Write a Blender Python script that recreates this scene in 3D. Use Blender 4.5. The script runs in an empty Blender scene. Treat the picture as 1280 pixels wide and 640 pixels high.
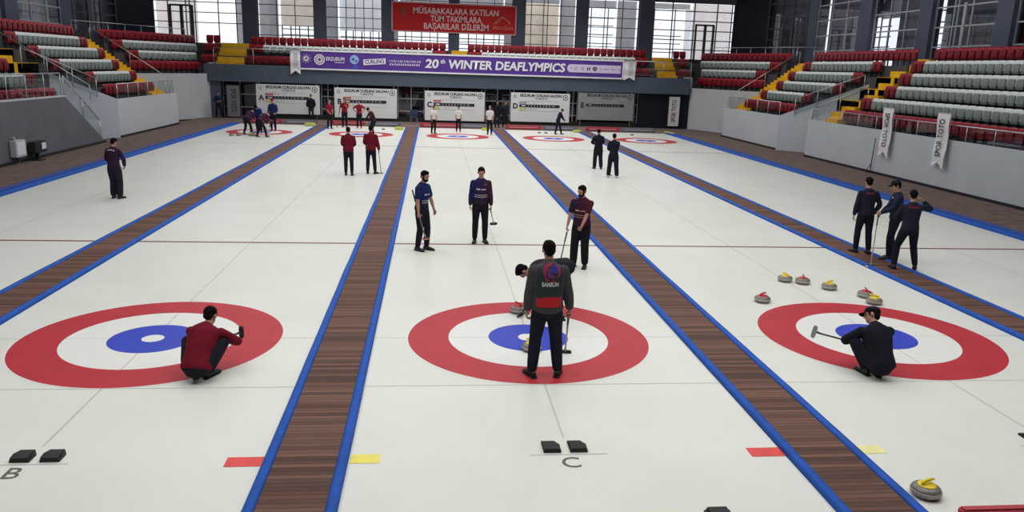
import bpy, bmesh, math, random
import numpy as np
from mathutils import Vector, Matrix
from mathutils.bvhtree import BVHTree
random.seed(7)
SC = bpy.context.scene
COL = SC.collection
PI = math.pi

# ---------------------------------------------------------------- materials
_mats = {}
def mat(name, color, rough=0.6, metal=0.0, spec=0.5, noise=0.0, nscale=8.0, bump=0.0, bscale=60.0, coord='Object'):
    if name in _mats: return _mats[name]
    m = bpy.data.materials.new(name); m.use_nodes = True
    nt = m.node_tree; b = nt.nodes['Principled BSDF']
    b.inputs['Base Color'].default_value = (*color, 1); b.inputs['Roughness'].default_value = rough
    b.inputs['Metallic'].default_value = metal; b.inputs['Specular IOR Level'].default_value = spec
    tc = nt.nodes.new('ShaderNodeTexCoord')
    n = nt.nodes.new('ShaderNodeTexNoise'); n.inputs['Scale'].default_value = nscale; n.inputs['Detail'].default_value = 4
    nt.links.new(tc.outputs[coord], n.inputs['Vector'])
    if noise > 0:
        r = nt.nodes.new('ShaderNodeValToRGB')
        r.color_ramp.elements[0].position = 0.3; r.color_ramp.elements[1].position = 0.7
        r.color_ramp.elements[0].color = (*[max(0, c * (1 - noise)) for c in color], 1)
        r.color_ramp.elements[1].color = (*[min(1, c * (1 + noise)) for c in color], 1)
        nt.links.new(n.outputs['Fac'], r.inputs['Fac']); nt.links.new(r.outputs['Color'], b.inputs['Base Color'])
    if bump > 0:
        n2 = nt.nodes.new('ShaderNodeTexNoise'); n2.inputs['Scale'].default_value = bscale; n2.inputs['Detail'].default_value = 3
        nt.links.new(tc.outputs[coord], n2.inputs['Vector'])
        bp = nt.nodes.new('ShaderNodeBump'); bp.inputs['Strength'].default_value = bump; bp.inputs['Distance'].default_value = 0.02
        nt.links.new(n2.outputs['Fac'], bp.inputs['Height']); nt.links.new(bp.outputs['Normal'], b.inputs['Normal'])
    _mats[name] = m
    return m

def s2l(r, g, b):
    f = lambda c: (c / 255 / 12.92) if c / 255 <= 0.04045 else ((c / 255 + 0.055) / 1.055) ** 2.4
    return (f(r), f(g), f(b))

def cloth(r, g, b, name=None):
    return mat(name or 'cloth_%d_%d_%d' % (r, g, b), s2l(r, g, b), 0.9, spec=0.15, noise=0.18, nscale=9, bump=0.35, bscale=14)

def wood_mat():
    m = bpy.data.materials.new('walkway_boards'); m.use_nodes = True
    nt = m.node_tree; b = nt.nodes['Principled BSDF']; L = nt.links
    tc = nt.nodes.new('ShaderNodeTexCoord'); sp = nt.nodes.new('ShaderNodeSeparateXYZ'); L.new(tc.outputs['Object'], sp.inputs[0])
    mul = nt.nodes.new('ShaderNodeMath'); mul.operation = 'MULTIPLY'; mul.inputs[1].default_value = 1 / 0.075; L.new(sp.outputs['Y'], mul.inputs[0])
    fl = nt.nodes.new('ShaderNodeMath'); fl.operation = 'FLOOR'; L.new(mul.outputs[0], fl.inputs[0])
    fr = nt.nodes.new('ShaderNodeMath'); fr.operation = 'FRACT'; L.new(mul.outputs[0], fr.inputs[0])
    wn = nt.nodes.new('ShaderNodeTexWhiteNoise'); wn.noise_dimensions = '1D'; L.new(fl.outputs[0], wn.inputs['W'])
    mp = nt.nodes.new('ShaderNodeMapping'); mp.inputs['Scale'].default_value = (2, 40, 10); L.new(tc.outputs['Object'], mp.inputs['Vector'])
    gr = nt.nodes.new('ShaderNodeTexNoise'); gr.inputs['Scale'].default_value = 2.0; gr.inputs['Detail'].default_value = 5; L.new(mp.outputs[0], gr.inputs['Vector'])
    add = nt.nodes.new('ShaderNodeMath'); add.operation = 'MULTIPLY_ADD'; add.inputs[1].default_value = 0.55
    L.new(wn.outputs['Value'], add.inputs[0])
    g2 = nt.nodes.new('ShaderNodeMath'); g2.operation = 'MULTIPLY'; g2.inputs[1].default_value = 0.45; L.new(gr.outputs['Fac'], g2.inputs[0])
    L.new(g2.outputs[0], add.inputs[2])
    rp = nt.nodes.new('ShaderNodeValToRGB'); L.new(add.outputs[0], rp.inputs['Fac'])
    rp.color_ramp.elements[0].position = 0.15; rp.color_ramp.elements[0].color = (*s2l(70, 48, 42), 1)
    rp.color_ramp.elements[1].position = 0.85; rp.color_ramp.elements[1].color = (*s2l(124, 90, 76), 1)
    gap = nt.nodes.new('ShaderNodeMath'); gap.operation = 'GREATER_THAN'; gap.inputs[1].default_value = 0.09; L.new(fr.outputs[0], gap.inputs[0])
    mx = nt.nodes.new('ShaderNodeMix'); mx.data_type = 'RGBA'; mx.inputs['A'].default_value = (*s2l(40, 26, 24), 1)
    L.new(gap.outputs[0], mx.inputs['Factor']); L.new(rp.outputs['Color'], mx.inputs['B'])
    L.new(mx.outputs['Result'], b.inputs['Base Color']); b.inputs['Roughness'].default_value = 0.7; b.inputs['Specular IOR Level'].default_value = 0.25
    return m

def ice_mat():
    m = bpy.data.materials.new('pebbled_ice'); m.use_nodes = True
    nt = m.node_tree; b = nt.nodes['Principled BSDF']; L = nt.links
    tc = nt.nodes.new('ShaderNodeTexCoord')
    n = nt.nodes.new('ShaderNodeTexNoise'); n.inputs['Scale'].default_value = 0.7; n.inputs['Detail'].default_value = 6; L.new(tc.outputs['Object'], n.inputs['Vector'])
    rp = nt.nodes.new('ShaderNodeValToRGB'); L.new(n.outputs['Fac'], rp.inputs['Fac'])
    rp.color_ramp.elements[0].position = 0.3; rp.color_ramp.elements[0].color = (0.70, 0.708, 0.662, 1)
    rp.color_ramp.elements[1].position = 0.7; rp.color_ramp.elements[1].color = (0.745, 0.753, 0.71, 1)
    L.new(rp.outputs['Color'], b.inputs['Base Color'])
    n2 = nt.nodes.new('ShaderNodeTexNoise'); n2.inputs['Scale'].default_value = 1.3; L.new(tc.outputs['Object'], n2.inputs['Vector'])
    r2 = nt.nodes.new('ShaderNodeMapRange'); r2.inputs['To Min'].default_value = 0.26; r2.inputs['To Max'].default_value = 0.36; L.new(n2.outputs['Fac'], r2.inputs['Value'])
    L.new(r2.outputs['Result'], b.inputs['Roughness']); b.inputs['Specular IOR Level'].default_value = 0.22
    n3 = nt.nodes.new('ShaderNodeTexNoise'); n3.inputs['Scale'].default_value = 40; L.new(tc.outputs['Object'], n3.inputs['Vector'])
    bp = nt.nodes.new('ShaderNodeBump'); bp.inputs['Strength'].default_value = 0.05; bp.inputs['Distance'].default_value = 0.01
    L.new(n3.outputs['Fac'], bp.inputs['Height']); L.new(bp.outputs['Normal'], b.inputs['Normal'])
    return m

def glass_mat(name, tint, refl=0.08, rough=0.02):
    m = bpy.data.materials.new(name); m.use_nodes = True
    nt = m.node_tree; nt.nodes.clear(); L = nt.links
    o = nt.nodes.new('ShaderNodeOutputMaterial'); mx = nt.nodes.new('ShaderNodeMixShader'); mx.inputs[0].default_value = refl
    t = nt.nodes.new('ShaderNodeBsdfTransparent'); t.inputs[0].default_value = (*tint, 1)
    g = nt.nodes.new('ShaderNodeBsdfGlossy'); g.inputs['Roughness'].default_value = rough; g.inputs['Color'].default_value = (0.8, 0.85, 0.9, 1)
    L.new(t.outputs[0], mx.inputs[1]); L.new(g.outputs[0], mx.inputs[2]); L.new(mx.outputs[0], o.inputs[0])
    return m

def backing_mat(name, color, trans=0.75):
    m = bpy.data.materials.new(name); m.use_nodes = True
    nt = m.node_tree; nt.nodes.clear(); L = nt.links
    o = nt.nodes.new('ShaderNodeOutputMaterial'); mx = nt.nodes.new('ShaderNodeMixShader'); mx.inputs[0].default_value = trans
    tc = nt.nodes.new('ShaderNodeTexCoord'); n = nt.nodes.new('ShaderNodeTexNoise'); n.inputs['Scale'].default_value = 1.6; L.new(tc.outputs['Object'], n.inputs['Vector'])
    rp = nt.nodes.new('ShaderNodeValToRGB'); L.new(n.outputs['Fac'], rp.inputs['Fac'])
    rp.color_ramp.elements[0].color = (*[c * .85 for c in color], 1); rp.color_ramp.elements[1].color = (*[min(1, c * 1.1) for c in color], 1)
    d = nt.nodes.new('ShaderNodeBsdfDiffuse'); t = nt.nodes.new('ShaderNodeBsdfTranslucent')
    L.new(rp.outputs[0], d.inputs[0]); L.new(rp.outputs[0], t.inputs[0])
    L.new(d.outputs[0], mx.inputs[1]); L.new(t.outputs[0], mx.inputs[2]); L.new(mx.outputs[0], o.inputs[0])
    return m

M = {}
M['ice'] = ice_mat(); M['wood'] = wood_mat()
M['red_paint'] = mat('red_ring_paint', s2l(180, 50, 62), 0.4, spec=0.2, noise=0.08, nscale=2.5)
M['blue_paint'] = mat('blue_ring_paint', s2l(54, 70, 186), 0.4, spec=0.2, noise=0.06, nscale=3)
M['white_paint'] = mat('white_ring_paint', (0.76, 0.76, 0.74), 0.35, spec=0.2, noise=0.02)
M['line_gray'] = mat('line_grey_paint', (0.52, 0.53, 0.52), 0.5, noise=0.1)
M['hog_paint'] = mat('hog_line_paint', s2l(122, 70, 70), 0.5, noise=0.1)
M['letter_paint'] = mat('ice_letter_paint', s2l(92, 92, 84), 0.6, noise=0.15)
M['mark_red'] = mat('mark_red_paint', s2l(222, 66, 66), 0.5, noise=0.08)
M['mark_yellow'] = mat('mark_yellow_paint', s2l(236, 222, 96), 0.5, noise=0.08)
M['mark_pale'] = mat('mark_pale_yellow_paint', s2l(232, 228, 160), 0.5, noise=0.08)
M['foam_blue'] = mat('blue_foam', s2l(24, 80, 170), 0.65, spec=0.25, noise=0.12, nscale=5)
M['deck'] = mat('brown_carpet', s2l(112, 96, 92), 0.95, spec=0.1, noise=0.22, nscale=3, bump=0.2, bscale=120)
M['white_wall'] = mat('white_wall_paint', s2l(190, 196, 202), 0.8, spec=0.2, noise=0.04, nscale=0.8)
M['dark_wall'] = mat('charcoal_wall_paint', s2l(108, 106, 118), 0.8, spec=0.2, noise=0.07, nscale=0.9)
M['slate'] = mat('slate_column_paint', s2l(92, 98, 116), 0.8, spec=0.2, noise=0.06, nscale=0.7)
M['fascia'] = mat('slate_fascia_paint', s2l(84, 96, 112), 0.75, spec=0.2, noise=0.06, nscale=0.5)
M['navy_wall'] = mat('navy_black_wall', s2l(30, 36, 50), 0.8, spec=0.2, noise=0.1, nscale=0.5)
M['concrete'] = mat('terrace_concrete', s2l(86, 84, 88), 0.9, spec=0.15, noise=0.15, nscale=1.5)
M['yellow_step'] = mat('yellow_step_paint', s2l(244, 190, 40), 0.7, spec=0.2, noise=0.12, nscale=2.5)
M['red_seat'] = mat('red_seat_plastic', s2l(124, 12, 28), 0.42, spec=0.4, noise=0.1, nscale=2)
M['gray_toplit'] = mat('pale_seat_toplit_plastic', s2l(240, 244, 244), 0.5, spec=0.35)  # light grey backrest, lightened further by overhead light put into its colour
M['red_toplit'] = mat('red_seat_toplit_plastic', s2l(160, 26, 44), 0.4, spec=0.5)  # lighter red on the backrest: glints along the top put into the colour
M['gray_seat'] = mat('grey_seat_plastic', s2l(136, 148, 143), 0.5, spec=0.35, noise=0.06, nscale=2)
M['steel'] = mat('brushed_steel', (0.62, 0.63, 0.65), 0.35, metal=0.9, noise=0.05)
M['frame_gray'] = mat('grey_window_frame', s2l(172, 175, 180), 0.5, noise=0.05)
M['frame_dark'] = mat('dark_window_frame', s2l(74, 76, 82), 0.5, noise=0.05)
M['glass'] = glass_mat('window_glass', (0.93, 0.95, 0.96), 0.06)
M['glass_dark'] = glass_mat('tinted_window_glass', (0.76, 0.78, 0.84), 0.08)
M['glass_rail'] = glass_mat('railing_glass', (0.82, 0.86, 0.86), 0.10)
M['black'] = mat('black_rubber', s2l(26, 26, 30), 0.7, noise=0.15)
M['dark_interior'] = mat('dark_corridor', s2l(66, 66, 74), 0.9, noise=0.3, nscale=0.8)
M['purple'] = mat('purple_banner_vinyl', s2l(88, 58, 148), 0.6, spec=0.25, noise=0.08, nscale=0.5)
M['white_vinyl'] = mat('white_vinyl', s2l(232, 230, 236), 0.6, spec=0.25, noise=0.03)
M['sign_red'] = mat('red_sign_vinyl', s2l(200, 36, 44), 0.6, spec=0.25, noise=0.06, nscale=0.6)
M['sign_letter'] = mat('sign_cream_letter', s2l(240, 214, 212), 0.6)
M['board_white'] = mat('scoreboard_white', s2l(228, 230, 232), 0.6, spec=0.25, noise=0.03, nscale=0.6)
M['board_gray'] = mat('scoreboard_grey', s2l(150, 150, 156), 0.6, spec=0.25, noise=0.05, nscale=0.6)
M['ink'] = mat('black_ink', s2l(34, 36, 44), 0.7)
M['ink_gray'] = mat('grey_ink', s2l(150, 152, 158), 0.7)
M['logo_teal'] = mat('pale_lilac_ink', s2l(214, 200, 234), 0.6)
M['logo_orange'] = mat('faded_orange_ink', s2l(226, 130, 108), 0.6)
M['logo_olive'] = mat('olive_emblem_ink', s2l(128, 88, 48), 0.6)
M['ad_red'] = mat('red_foam_board', s2l(178, 58, 70), 0.7, noise=0.1)
M['ad_gray'] = mat('grey_foam_board', s2l(112, 112, 126), 0.7, noise=0.12)
M['granite'] = mat('grey_granite', s2l(118, 112, 106), 0.25, spec=0.5, noise=0.35, nscale=60)
M['granite_band'] = mat('dull_striking_band', s2l(168, 164, 156), 0.7, noise=0.25, nscale=80)
M['cap_red'] = mat('red_stone_handle', s2l(190, 40, 50), 0.3, noise=0.05)
M['cap_yellow'] = mat('yellow_stone_handle', s2l(232, 206, 30), 0.3, noise=0.05)
M['foam_yellow'] = mat('yellow_green_foam', s2l(196, 196, 84), 0.8, noise=0.2, nscale=6)
M['skin'] = mat('skin', s2l(176, 132, 114), 0.55, spec=0.3, noise=0.08, nscale=20)
M['hair'] = mat('dark_hair', s2l(20, 16, 17), 0.9, spec=0.1, noise=0.3, nscale=40, bump=0.5, bscale=90)
M['hair_gray'] = mat('grey_hair', s2l(120, 116, 112), 0.7, noise=0.3, nscale=40)
M['eye'] = mat('dark_eye', s2l(24, 20, 20), 0.3)
M['lip'] = mat('lip', s2l(140, 88, 82), 0.5)
M['shoe'] = mat('black_shoe_leather', s2l(26, 26, 30), 0.5, noise=0.15)
M['sole_white'] = mat('white_shoe_sole', s2l(190, 190, 190), 0.7)
M['ceiling'] = mat('ceiling_panels', (0.55, 0.56, 0.58), 0.9, noise=0.05)
M['pole_black'] = mat('black_carbon_pole', s2l(34, 34, 38), 0.35, noise=0.1)
M['pole_gray'] = mat('silver_pole', s2l(132, 128, 128), 0.35, metal=0.4, noise=0.1)
M['chair_blue'] = mat('dark_blue_chair_plastic', s2l(44, 62, 92), 0.5, noise=0.08)

# ---------------------------------------------------------------- mesh helpers
def link_mesh(name, me, m=None, parent=None, smooth=False):
    o = bpy.data.objects.new(name, me); COL.objects.link(o)
    if m is not None:
        for x in (m if isinstance(m, (list, tuple)) else [m]): me.materials.append(x)
    if parent is not None: o.parent = parent
    if smooth:
        me.polygons.foreach_set('use_smooth', [True] * len(me.polygons))
    return o

def obj(name, bm, m, parent=None, smooth=False, recalc=True):
    if recalc: bmesh.ops.recalc_face_normals(bm, faces=bm.faces[:])
    me = bpy.data.meshes.new(name); bm.to_mesh(me); bm.free()
    return link_mesh(name, me, m, parent, smooth)

def tag(o, label=None, cat=None, group=None, kind=None):
    if label: o['label'] = label
    if cat: o['category'] = cat
    if group: o['group'] = group
    if kind: o['kind'] = kind
    return o

def empty(name, loc=(0, 0, 0), rz=0.0):
    o = bpy.data.objects.new(name, None); COL.objects.link(o)
    o.empty_display_size = 0.2; o.location = loc; o.rotation_euler = (0, 0, rz)
    return o

def box(bm, x0, x1, y0, y1, z0, z1, mi=0):
    vs = [bm.verts.new((x, y, z)) for z in (z0, z1) for y in (y0, y1) for x in (x0, x1)]
    for f in ((0, 2, 3, 1), (4, 5, 7, 6), (0, 1, 5, 4), (2, 6, 7, 3), (0, 4, 6, 2), (1, 3, 7, 5)):
        bm.faces.new([vs[i] for i in f]).material_index = mi

def bbox_obj(name, dims, m, parent=None, bevel=0.0):
    bm = bmesh.new(); box(bm, *dims)
    if bevel > 0: bmesh.ops.bevel(bm, geom=bm.edges[:], offset=bevel, segments=2, affect='EDGES')
    return obj(name, bm, m, parent)

def prism(bm, poly, z0, z1, mi=0):
    a = [bm.verts.new((x, y, z0)) for x, y in poly]; b = [bm.verts.new((x, y, z1)) for x, y in poly]
    n = len(poly)
    bm.faces.new(a[::-1]).material_index = mi; bm.faces.new(b).material_index = mi
    for i in range(n): bm.faces.new((a[i], a[(i + 1) % n], b[(i + 1) % n], b[i])).material_index = mi

def slab(bm, p0, p1, za0, za1, zb0, zb1, th):
    """vertical wall panel from p0 to p1 (plan), heights za at p0, zb at p1, thickness th to the left of p0->p1"""
    d = Vector((p1[0] - p0[0], p1[1] - p0[1])); n = Vector((-d.y, d.x)).normalized() * th
    q = []
    for off in (Vector((0, 0)), n):
        q.append([bm.verts.new((p0[0] + off.x, p0[1] + off.y, za0)), bm.verts.new((p1[0] + off.x, p1[1] + off.y, zb0)),
                  bm.verts.new((p1[0] + off.x, p1[1] + off.y, zb1)), bm.verts.new((p0[0] + off.x, p0[1] + off.y, za1))])
    a, b = q
    bm.faces.new(a); bm.faces.new(b[::-1])
    for i in range(4): bm.faces.new((a[i], b[i], b[(i + 1) % 4], a[(i + 1) % 4]))

def tube(bm, pts, radii, right=None, seg=12, flat=None, caps=True):
    """loft of ellipses along pts; radii (rx, ry) or r; right = reference vector for rx"""
    pts = [Vector(p) for p in pts]; n = len(pts); rings = []
    R = []
    for r in radii: R.append((r, r) if not isinstance(r, (tuple, list)) else r)
    ref = Vector(right) if right is not None else None
    tang = []
    for i in range(n):
        t = (pts[min(i + 1, n - 1)] - pts[max(i - 1, 0)])
        tang.append(t.normalized() if t.length > 1e-9 else Vector((0, 0, 1)))
    if ref is None:
        ref = Vector((1, 0, 0)) if abs(tang[0].x) < 0.8 else Vector((0, 1, 0))
    for i in range(n):
        t = tang[i]; x = ref - t * ref.dot(t)
        x = x.normalized() if x.length > 1e-6 else t.orthogonal().normalized()
        if right is None: ref = x
        y = t.cross(x)
        rx, ry = R[i]
        rings.append([bm.verts.new(pts[i] + x * (rx * math.cos(2 * PI * k / seg)) + y * (ry * math.sin(2 * PI * k / seg))) for k in range(seg)])
    for i in range(n - 1):
        for k in range(seg):
            bm.faces.new((rings[i][k], rings[i][(k + 1) % seg], rings[i + 1][(k + 1) % seg], rings[i + 1][k]))
    if caps:
        for ring, p, t, r, s in ((rings[0], pts[0], tang[0], R[0], -1), (rings[-1], pts[-1], tang[-1], R[-1], 1)):
            d = min(r) * 0.5
            c = p + t * (s * d)
            mid = [bm.verts.new(p + (v.co - p) * 0.72 + t * (s * d * 0.7)) for v in ring]
            cv = bm.verts.new(c)
            for k in range(seg):
                a, b2 = ring[k], ring[(k + 1) % seg]; ma, mb = mid[k], mid[(k + 1) % seg]
                if s > 0: bm.faces.new((a, b2, mb, ma)); bm.faces.new((ma, mb, cv))
                else: bm.faces.new((b2, a, ma, mb)); bm.faces.new((mb, ma, cv))

def ellipsoid(bm, c, r, rot=None, u=14, v=10):
    mt = Matrix.Translation(Vector(c)) @ (rot.to_4x4() if rot is not None else Matrix.Identity(4)) @ Matrix.Diagonal((*r, 1))
    bmesh.ops.create_uvsphere(bm, u_segments=u, v_segments=v, radius=1.0, matrix=mt)

def rod(bm, a, b, r, seg=8):
    tube(bm, [a, b], [r, r], seg=seg, caps=False)
    bm.verts.ensure_lookup_table()
    n = len(bm.verts)
    bm.faces.new([bm.verts[i] for i in range(n - 2 * seg, n - seg)][::-1]); bm.faces.new([bm.verts[i] for i in range(n - seg, n)])

def disc_ring(bm, cx, cy, r0, r1, z, seg=96):
    o = [bm.verts.new((cx + r1 * math.cos(2 * PI * i / seg), cy + r1 * math.sin(2 * PI * i / seg), z)) for i in range(seg)]
    if r0 <= 0:
        bm.faces.new(o); return
    a = [bm.verts.new((cx + r0 * math.cos(2 * PI * i / seg), cy + r0 * math.sin(2 * PI * i / seg), z)) for i in range(seg)]
    for i in range(seg): bm.faces.new((o[i], o[(i + 1) % seg], a[(i + 1) % seg], a[i]))

def rect(bm, x0, x1, y0, y1, z):
    bm.faces.new([bm.verts.new(p) for p in ((x0, y0, z), (x1, y0, z), (x1, y1, z), (x0, y1, z))])

def text_mesh(s, size=1.0, bold=0.0, shear=0.0, width=None, extrude=0.0, align='CENTER', squeeze=None):
    cu = bpy.data.curves.new('lettering', 'FONT'); cu.body = s; cu.size = size; cu.offset = bold * size; cu.shear = shear
    cu.align_x = align; cu.align_y = 'CENTER'; cu.extrude = extrude; cu.resolution_u = 3
    o = bpy.data.objects.new('lettering', cu); COL.objects.link(o)
    bpy.context.view_layer.update()
    dg = bpy.context.evaluated_depsgraph_get()
    me = bpy.data.meshes.new_from_object(o.evaluated_get(dg))
    bpy.data.objects.remove(o); bpy.data.curves.remove(cu)
    if width is not None and len(me.vertices):
        xs = [v.co.x for v in me.vertices]; w = max(xs) - min(xs)
        me.transform(Matrix.Diagonal((width / w, squeeze if squeeze else 1, 1, 1)))
    return me

def text_on(name, s, m, parent, mtx, **kw):
    me = text_mesh(s, **kw); me.transform(mtx)
    return link_mesh(name, me, m, parent)

def face_matrix(origin, ex, ez):
    """text plane: local x -> ex, local y -> ez"""
    ex = Vector(ex).normalized(); ez = Vector(ez).normalized(); n = ex.cross(ez)
    m = Matrix((ex, ez, n)).transposed().to_4x4(); m.translation = Vector(origin)
    return m

def poly_on(name, polys, m, parent, mtx):
    bm = bmesh.new()
    for p in polys: bm.faces.new([bm.verts.new((x, y, 0)) for x, y in p])
    bm.transform(mtx)
    return obj(name, bm, m, parent, recalc=False)

def circle_pts(cx, cy, r, n=24, ry=None):
    return [(cx + r * math.cos(2 * PI * i / n), cy + (ry or r) * math.sin(2 * PI * i / n)) for i in range(n)]

def ring_quads(cx, cy, r0, r1, n=24):
    q = []
    for i in range(n):
        a, b = 2 * PI * i / n, 2 * PI * (i + 1) / n
        q.append([(cx + r1 * math.cos(a), cy + r1 * math.sin(a)), (cx + r1 * math.cos(b), cy + r1 * math.sin(b)),
                  (cx + r0 * math.cos(b), cy + r0 * math.sin(b)), (cx + r0 * math.cos(a), cy + r0 * math.sin(a))])
    return q

ORD = ['first', 'second', 'third', 'fourth', 'fifth', 'sixth', 'seventh', 'eighth', 'ninth', 'tenth', 'eleventh', 'twelfth', 'thirteenth',
       'fourteenth', 'fifteenth', 'sixteenth', 'seventeenth', 'eighteenth', 'nineteenth', 'twentieth', 'twenty-first', 'twenty-second',
       'twenty-third', 'twenty-fourth', 'twenty-fifth', 'twenty-sixth', 'twenty-seventh', 'twenty-eighth', 'twenty-ninth', 'thirtieth',
       'thirty-first', 'thirty-second', 'thirty-third', 'thirty-fourth', 'thirty-fifth', 'thirty-sixth', 'thirty-seventh', 'thirty-eighth']

# ---------------------------------------------------------------- camera
CAM = (-1.4925, -11.3134, 4.0234)
YAW, PITCH, ROLL, FPX = -0.1059, -0.2364, -0.0324, 979.5937
cam = bpy.data.cameras.new('camera'); cam.sensor_width = 36; cam.lens = FPX / 1280 * 36; cam.clip_start = 0.05; cam.clip_end = 400
co = bpy.data.objects.new('camera', cam); COL.objects.link(co)
Rz = Matrix.Rotation(YAW, 3, 'Z'); Rx = Matrix.Rotation(PITCH, 3, 'X'); Ry = Matrix.Rotation(ROLL, 3, 'Y')
Rc = Rz @ Rx @ Ry
cm = Matrix((Rc.col[0], Rc.col[2], -Rc.col[1])).transposed().to_4x4(); cm.translation = Vector(CAM)
co.matrix_world = cm
SC.camera = co
def project(p):
    q = Rc.transposed() @ (Vector(p) - Vector(CAM))
    if q.y < 0.1: return None
    return 640 + FPX * q.x / q.y, 320 - FPX * q.z / q.y

# ---------------------------------------------------------------- ice sheets
XS = {'A': -11.22, 'B': -5.53, 'C': 0.0, 'D': 5.64, 'E': 11.22}
WALKS = [-8.37, -2.76, 2.80, 8.43]
EDGE_L, EDGE_R = -13.62, 14.02
TEE = 34.75
HOG = 6.4
bounds = [EDGE_L] + WALKS + [EDGE_R]
WHERE = {'A': 'far left sheet', 'B': 'sheet second from the left', 'C': 'middle sheet', 'D': 'sheet second from the right', 'E': 'far right sheet'}
for i, k in enumerate('ABCDE'):
    x0 = bounds[i] + (0.43 if i else 0.0); x1 = bounds[i + 1] - (0.43 if i < 4 else 0.0)
    bm = bmesh.new(); box(bm, x0, x1, -7.0, 40.6, -0.06, 0.0)
    sh = obj('ice_sheet', bm, M['ice'])
    tag(sh, {'A': 'white curling ice sheet farthest left, beside the charcoal wall', 'B': 'white curling ice sheet marked with the letter B',
             'C': 'white curling ice sheet in the middle marked with the letter C', 'D': 'white curling ice sheet with six stones scattered before its house',
             'E': 'white curling ice sheet farthest right, beside the long white wall'}[k], 'ice sheet', 'curling ice sheets side by side')
    cx = XS[k]
    for ty in (0.0, TEE):
        near = ty == 0.0
        if near and k in 'AE': continue
        seg = 128
        bm = bmesh.new(); disc_ring(bm, cx, ty, 1.829, 1.852, 0.0022, seg); disc_ring(bm, cx, ty, 0.61, 1.219, 0.0022, seg); disc_ring(bm, cx, ty, 0, 0.156, 0.0027, 48)
        obj('white_ring', bm, M['white_paint'], sh)
        bm = bmesh.new(); disc_ring(bm, cx, ty, 1.219, 1.829, 0.0026, seg); obj('red_ring', bm, M['red_paint'], sh)
        bm = bmesh.new(); disc_ring(bm, cx, ty, 0.155, 0.61, 0.0026, seg); obj('blue_ring', bm, M['blue_paint'], sh)
    for y, w, m, nm in ((HOG, 0.10, M['hog_paint'], 'hog_line'), (TEE - HOG, 0.12, M['hog_paint'] if k != 'A' else M['line_gray'], 'hog_line')):
        bm = bmesh.new(); rect(bm, x0, x1, y - w / 2, y + w / 2, 0.0030); obj(nm, bm, m, sh)
    def crossline(y, w=0.014):
        bm = bmesh.new()
        rect(bm, x0, x1, y - w / 2, y + w / 2, 0.0024)
        return bm
    obj('tee_line', crossline(0.0), M['line_gray'], sh); obj('back_line', crossline(-1.84), M['line_gray'], sh)
    bm = bmesh.new(); rect(bm, cx - 0.011, cx + 0.011, -3.35, TEE - 1.9, 0.0024)
    obj('centre_line', bm, M['line_gray'], sh)
    bm = bmesh.new(); rect(bm, cx - 0.42, cx + 0.42, -3.745, -3.735, 0.003); obj('hack_line', bm, M['line_gray'], sh)
    if k in 'BC':
        text_on('sheet_letter', k, M['letter_paint'], sh, Matrix.Translation((cx - (0.01 if k == 'C' else 0.03), -3.925, 0.003)), size=0.31, bold=0.006)
    if k in 'ABCD':
        bm = bmesh.new(); rect(bm, x1 - 0.38, x1 - 0.0, -3.87, -3.67, 0.0032); obj('red_mark', bm, M['mark_red'], sh)
    if k in 'BCDE':
        bm = bmesh.new(); rect(bm, x0 + 0.02, x0 + 0.32, -3.85, -3.66, 0.0032); obj('yellow_mark', bm, M['mark_yellow'] if k == 'C' else M['mark_pale'], sh)
    if k == 'C':
        bm = bmesh.new(); rect(bm, -0.31, -0.05, -5.0, -4.86, 0.0032); obj('faint_pink_mark', bm, mat('faint_pink_paint', s2l(232, 208, 208), 0.5), sh)
        bm = bmesh.new(); rect(bm, 0.45, 0.85, -5.0, -4.88, 0.0032); obj('faint_yellow_mark', bm, mat('faint_yellow_paint', s2l(226, 224, 196), 0.5), sh)

def foam_strip(bm, cx, y0, y1, w=0.15, h=0.10, n=40):
    prof = [(-w / 2, 0.0), (-w / 2, h * 0.62), (-w * 0.36, h * 0.92), (0, h), (w * 0.36, h * 0.92), (w / 2, h * 0.62), (w / 2, 0.0)]
    rings = []
    rnd = random.Random(int(cx * 100))
    for i in range(n + 1):
        y = y0 + (y1 - y0) * i / n; j = rnd.uniform(-0.008, 0.008)
        rings.append([bm.verts.new((cx + x + j, y, z)) for x, z in prof])
    for a, b in zip(rings, rings[1:]):
        for q in range(len(prof) - 1): bm.faces.new((a[q], a[q + 1], b[q + 1], b[q]))
    bm.faces.new(rings[0]); bm.faces.new(rings[-1][::-1])

wl = ['brown wooden walkway with blue foam edges between the far left sheet and sheet B',
      'brown wooden walkway with blue foam edges between sheets B and C',
      'brown wooden walkway with blue foam edges, right of the middle sheet',
      'brown wooden walkway with blue foam edges where three players in black stand']
for wx, lab in zip(WALKS, wl):
    t = empty('walkway', (wx, 0, 0)); tag(t, lab, 'walkway', 'wooden walkways between the ice sheets')
    bbox_obj('plank_deck', (-0.335, 0.335, -7, 40.6, -0.05, 0.035), M['wood'], t)
    for sx in (-0.372, 0.372):
        bm = bmesh.new(); foam_strip(bm, sx, -7, 40.3, 0.11, 0.065); obj('foam_edge', bm, M['foam_blue'], t, smooth=True)
for x, lab, s in ((EDGE_L - 0.12, 'long blue foam bumper along the outer edge of the far left sheet', -1), (EDGE_R + 0.12, 'long blue foam bumper along the outer edge of the far right sheet', 1)):
    t = empty('edge_bumper', (x, 0, 0)); tag(t, lab, 'bumper', 'foam bumpers on the outer edges')
    bm = bmesh.new(); foam_strip(bm, 0, -6, 40.3, 0.22, 0.10); obj('foam_edge', bm, M['foam_blue'], t, smooth=True)
    bm = bmesh.new(); foam_strip(bm, s * 0.27, -6, 40.3, 0.18, 0.12); obj('outer_foam_edge', bm, mat('deep_blue_foam', s2l(30, 66, 142), 0.7, noise=0.1), t, smooth=True)

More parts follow.
